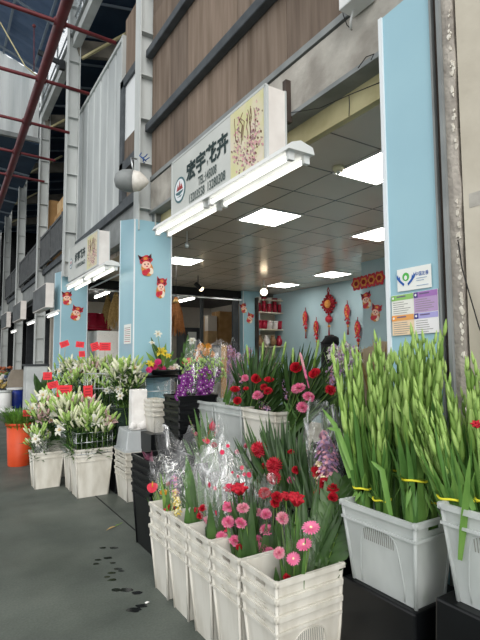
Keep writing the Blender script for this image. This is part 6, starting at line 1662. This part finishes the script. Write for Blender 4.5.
def lily_bunch(label, base, top, rt, n, kinds, seed, sleeve=False, group='bunches of lilies'):
    rr = random.Random(seed); base = V(base); top = V(top); t = thing('lily_bunch', label, 'lily bunch', base, group)
    for k in range(n):
        q = math.sqrt((k+.5)/n); a = k*2.39996+seed; e = top+V((math.cos(a)*q*rt, math.sin(a)*q*rt, rr.uniform(-.1, .06))); s = base+V((math.cos(a)*q*.03, math.sin(a)*q*.03, 0)); d = e-s
        part_copy(rr.choice(LM[rr.choice(kinds)]), 'lily_stem', t, s, rot_to(d, rr.uniform(0, 6)), d.length/.66)
    if sleeve:
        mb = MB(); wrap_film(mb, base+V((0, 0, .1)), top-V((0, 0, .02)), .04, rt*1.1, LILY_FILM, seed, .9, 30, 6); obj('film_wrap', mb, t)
def lz(px, py, Y): return at(px, py, Y=Y)
lily_bunch('small bunch of pale green lily buds in the single lane bin', (1.2, 6.55, .1), lz(39, 432, 6.5), .11, 9, ['bud', 'green'], 301, True)
for k, (x, y, Y, kinds, lab) in enumerate([(72, 418, 5.9, ['white', 'bud'], 'white lilies spilling left over the wide white bin'), (86, 412, 5.9, ['bud', 'green'], 'pale lily buds in the middle of the wide white bin'), (99, 410, 5.9, ['bud', 'green'], 'greenish lily buds right of centre in the wide white bin'), (110, 416, 5.9, ['pink', 'bud'], 'blush pink lilies at the right of the wide white bin'), (93, 420, 5.8, ['bud'], 'low lily buds at the front of the wide white bin')]):
    lily_bunch(lab, (1.47+.055*k, 5.9, .12), lz(x, y, Y), .14, 8, kinds, 310+k)
for k, (x, y, Y, kinds, lab) in enumerate([(44, 408, 6.9, ['pink', 'white', 'bud'], 'blush lilies behind the single bin, next to the barrel'), (56, 402, 6.9, ['pink', 'bud'], 'pinkish lilies behind the price cards, left of the wide rack'), (50, 396, 7.1, ['white', 'green'], 'white and green lilies farthest back behind the single bin'), (66, 400, 6.4, ['white', 'bud'], 'white lilies in the half hidden bin'), (80, 402, 6.3, ['bud', 'pink'], 'mixed lily buds at the back of the half hidden bin')]):
    b_ = [(1.3, 7.05), (1.45, 7.05), (1.35, 7.1), (1.5, 6.3), (1.65, 6.3)][k]; lily_bunch(lab, (b_[0], b_[1], .1), lz(x, y, Y), .16, 9, kinds, 330+k)
bank = [(68, 366, 7.6, ['bud', 'white'], 'outermost'), (78, 362, 7.4, ['white', 'green'], 'second'), (90, 364, 7.2, ['bud', 'pink'], 'third'), (100, 370, 6.9, ['white', 'bud'], 'fourth'), (110, 362, 7.1, ['green', 'bud'], 'fifth'), (118, 368, 5.80, ['bud', 'white'], 'sixth'), (128, 364, 5.76, ['green', 'bud'], 'seventh'), (84, 374, 6.9, ['green', 'bud'], 'low second'), (106, 380, 6.7, ['green', 'bud'], 'low middle'), (124, 384, 5.75, ['white', 'bud'], 'low right'), (70, 378, 7.2, ['green'], 'low outer'), (135, 376, 5.80, ['green', 'bud'], 'rightmost')]
for k, (x, y, Y, kinds, w) in enumerate(bank):
    e = lz(x, y, Y); lily_bunch('%s lily bunch of the high bank counted from the second pillar' % w, (min(2.0, e.x+.06), Y+(.04 if Y > 6 else -.0), .72), e, .17 if Y > 6 else .10, 9, kinds, 350+k)
mb = MB(); b_ = at(132, 412, Y=6.3)
for k, (x, y) in enumerate(((127, 398), (131, 392), (137, 400), (134, 405))):
    leaf_blade(mb, at(134, 425, Y=6.3), at(x-4, y, Y=6.3), .03, (-.6, -.7, .2), G_DARK2)
tag(obj('sword_leaves', mb, origin=at(134, 425, Y=6.3)), 'dark sword leaves drooping behind the white paper box', 'leaf bunch')
# dark leafy mass behind the small red cards (left)
t = thing('leafy_bunch', 'dark leafy bunch beside the grey-white cabinet behind the lilies', 'leaf bunch', at(45, 400, Y=8.6))
rr = random.Random(9)
for k in range(16):
    mb = MB(); leaf_broad(mb, at(46+rr.uniform(-5, 5), 400, Y=8.6), at(rr.uniform(34, 60), rr.uniform(372, 386), Y=8.6+rr.uniform(-.2, .2)), .05, (-.6, -.7, .2), G_DARK); obj('leaf', mb, t)
make_bin('dark bin under the leafy bunch by the cabinet', 'bin', at(40, 410, Y=8.6).x, at(53, 410, Y=8.6).x, 8.45, 8.85, 0, at(45, 396, Y=8.6).z, M_BLACK, None)
# barrel foliage: fine blades nobody could count
mb = MB(); rr = random.Random(15); FERN = mat('fern_green', '6f9a3e', '4f7a30', scale=20, rough=.5, transl=.25)
for k in range(520):
    a = rr.uniform(0, 2*PI); q = .17*math.sqrt(rr.random()); o = V((1.10+math.cos(a)*q, 8.1+math.sin(a)*q, .5)); L_ = rr.uniform(.2, .38); out = rr.uniform(.02, .26)
    d = V((math.cos(a), math.sin(a), 0)); mb.blade([o, o+d*out*.4+V((0, 0, L_*.7)), o+d*out*1.1+V((0, 0, L_))], [.004, .006, .001], d, FERN, .3)
tag(obj('barrel_foliage', mb, origin=(1.10, 8.1, .5)), 'fine feathery green foliage filling the orange barrel', 'foliage', kind='stuff')

# red price cards on sticks
cards = [(64.5, 344, 9, 6, 7.0, .35, 'tilted red price card against the second pillar, leftmost of the upper cards'), (80, 344.5, 8, 6, 7.0, -.1, 'small red price card on the second pillar side of the upper lilies'), (82, 354, 6, 6, 6.9, .1, 'small low red price card under the upper cards'), (95, 346.5, 8, 8, 6.8, .3, 'red price card in the opening, left of the widest one'), (105, 346.5, 11, 8, 6.7, 0, 'widest red price card in the opening beside the first pillar'),
         (47.5, 376, 9, 8, 7.4, 0, 'red price card in front of the dark leafy bunch'), (53, 385, 11, 7, 7.0, .25, 'tilted red price card above the blush lilies'), (64.5, 391, 15, 12, 6.6, 0, 'largest red price card over the wide rack'), (88, 392, 9, 13, 6.5, .05, 'upright narrow red price card right of the largest one'), (27, 413, 8, 7, 7.85, 0, 'red price card stuck in the barrel foliage')]
for (x, y, w, h, Y, tilt, lab) in cards:
    c = at(x, y, Y=Y); s = (at(x+1, y, Y=Y)-c).length; t = thing('price_card', lab, 'price card', c, 'red price cards')
    u = V((math.cos(-.35), math.sin(-.35), 0)); z = V((0, 0, 1)); u2 = u*math.cos(tilt)+z*math.sin(tilt); z2 = z*math.cos(tilt)-u*math.sin(tilt)
    mb = MB(); W2, H2 = w*s*.5, h*s*.5; mb.poly([(-W2, -H2), (W2, -H2), (W2, H2), (-W2, H2)], c, u2, z2, .003, PCARD)
    nrm = u2.cross(z2).normalized()
    for i in range(3):
        mb.poly([(-W2*.6, -H2*.1), (W2*.6, -H2*.1), (W2*.6, H2*.1), (-W2*.6, H2*.1)], c+nrm*.0035+z2*H2*(.5-.45*i), u2, z2, .0006, PCARD_D)
    obj('card', mb, t)
    mb = MB(); mb.tube([c-z2*H2*.8-nrm*.004, c-z*(H2+.22)], .003, M_STRAW2, 5); obj('stick', mb, t)

# fallen leaf scraps on the floor
for k, (x, y, r) in enumerate(((117, 526, .03), (111, 529, .05), (121, 524, .02))):
    p = at(x, y, Z=.004); mb = MB(); leaf_broad(mb, p-V((r, r*.3, 0)), p+V((r, r*.3, .01)), r*.3, (0, 0, 1), G_LIGHT if k != 1 else M_STRAW2); tag(obj('leaf_scrap', mb, origin=p), 'fallen leaf scrap on the floor before the short black stack, %s' % ['greenest', 'longest', 'smallest'][k], 'leaf', 'leaf scraps')
p = at(147, 603, Z=.004); mb = MB(); mb.ball(p+V((0, 0, .004)), .011, M_PAPER, 7, 4, (1.5, .8, .5), .5); tag(obj('paper_scrap', mb, origin=p), 'tiny white paper scrap beside the damp drips', 'scrap')

# ------------------------------------------------------------ light and camera
w = bpy.data.worlds.new('overcast'); SC.world = w; w.use_nodes = True
nt_ = w.node_tree; bg = nt_.nodes['Background']; bg.inputs['Color'].default_value = (.97, .99, 1.0, 1); bg.inputs['Strength'].default_value = 1.3
def sun(name, d, e, ang, c):
    l = bpy.data.lights.new(name, 'SUN'); l.energy = e; l.angle = math.radians(ang); l.color = c
    o = bpy.data.objects.new(name, l); COL.objects.link(o); o.rotation_euler = V(d).to_track_quat('-Z', 'Y').to_euler()
sun('soft_daylight', (.30, .85, -.45), 2.0, 45, (1, .97, .93))
cam = bpy.data.cameras.new('camera'); co = bpy.data.objects.new('camera', cam); COL.objects.link(co)
cam.sensor_fit = 'VERTICAL'; cam.sensor_height = 24; cam.lens = 24*FPX/640; cam.clip_start = .05; cam.clip_end = 200
co.matrix_world = Matrix.Translation(CAMP) @ Matrix((_R, _U, -_F)).transposed().to_4x4()
SC.camera = co
vs_ = SC.view_settings; vs_.view_transform = 'Standard'; vs_.look = 'None'; vs_.exposure = 0.0; vs_.gamma = 1.0; vs_.use_curve_mapping = False
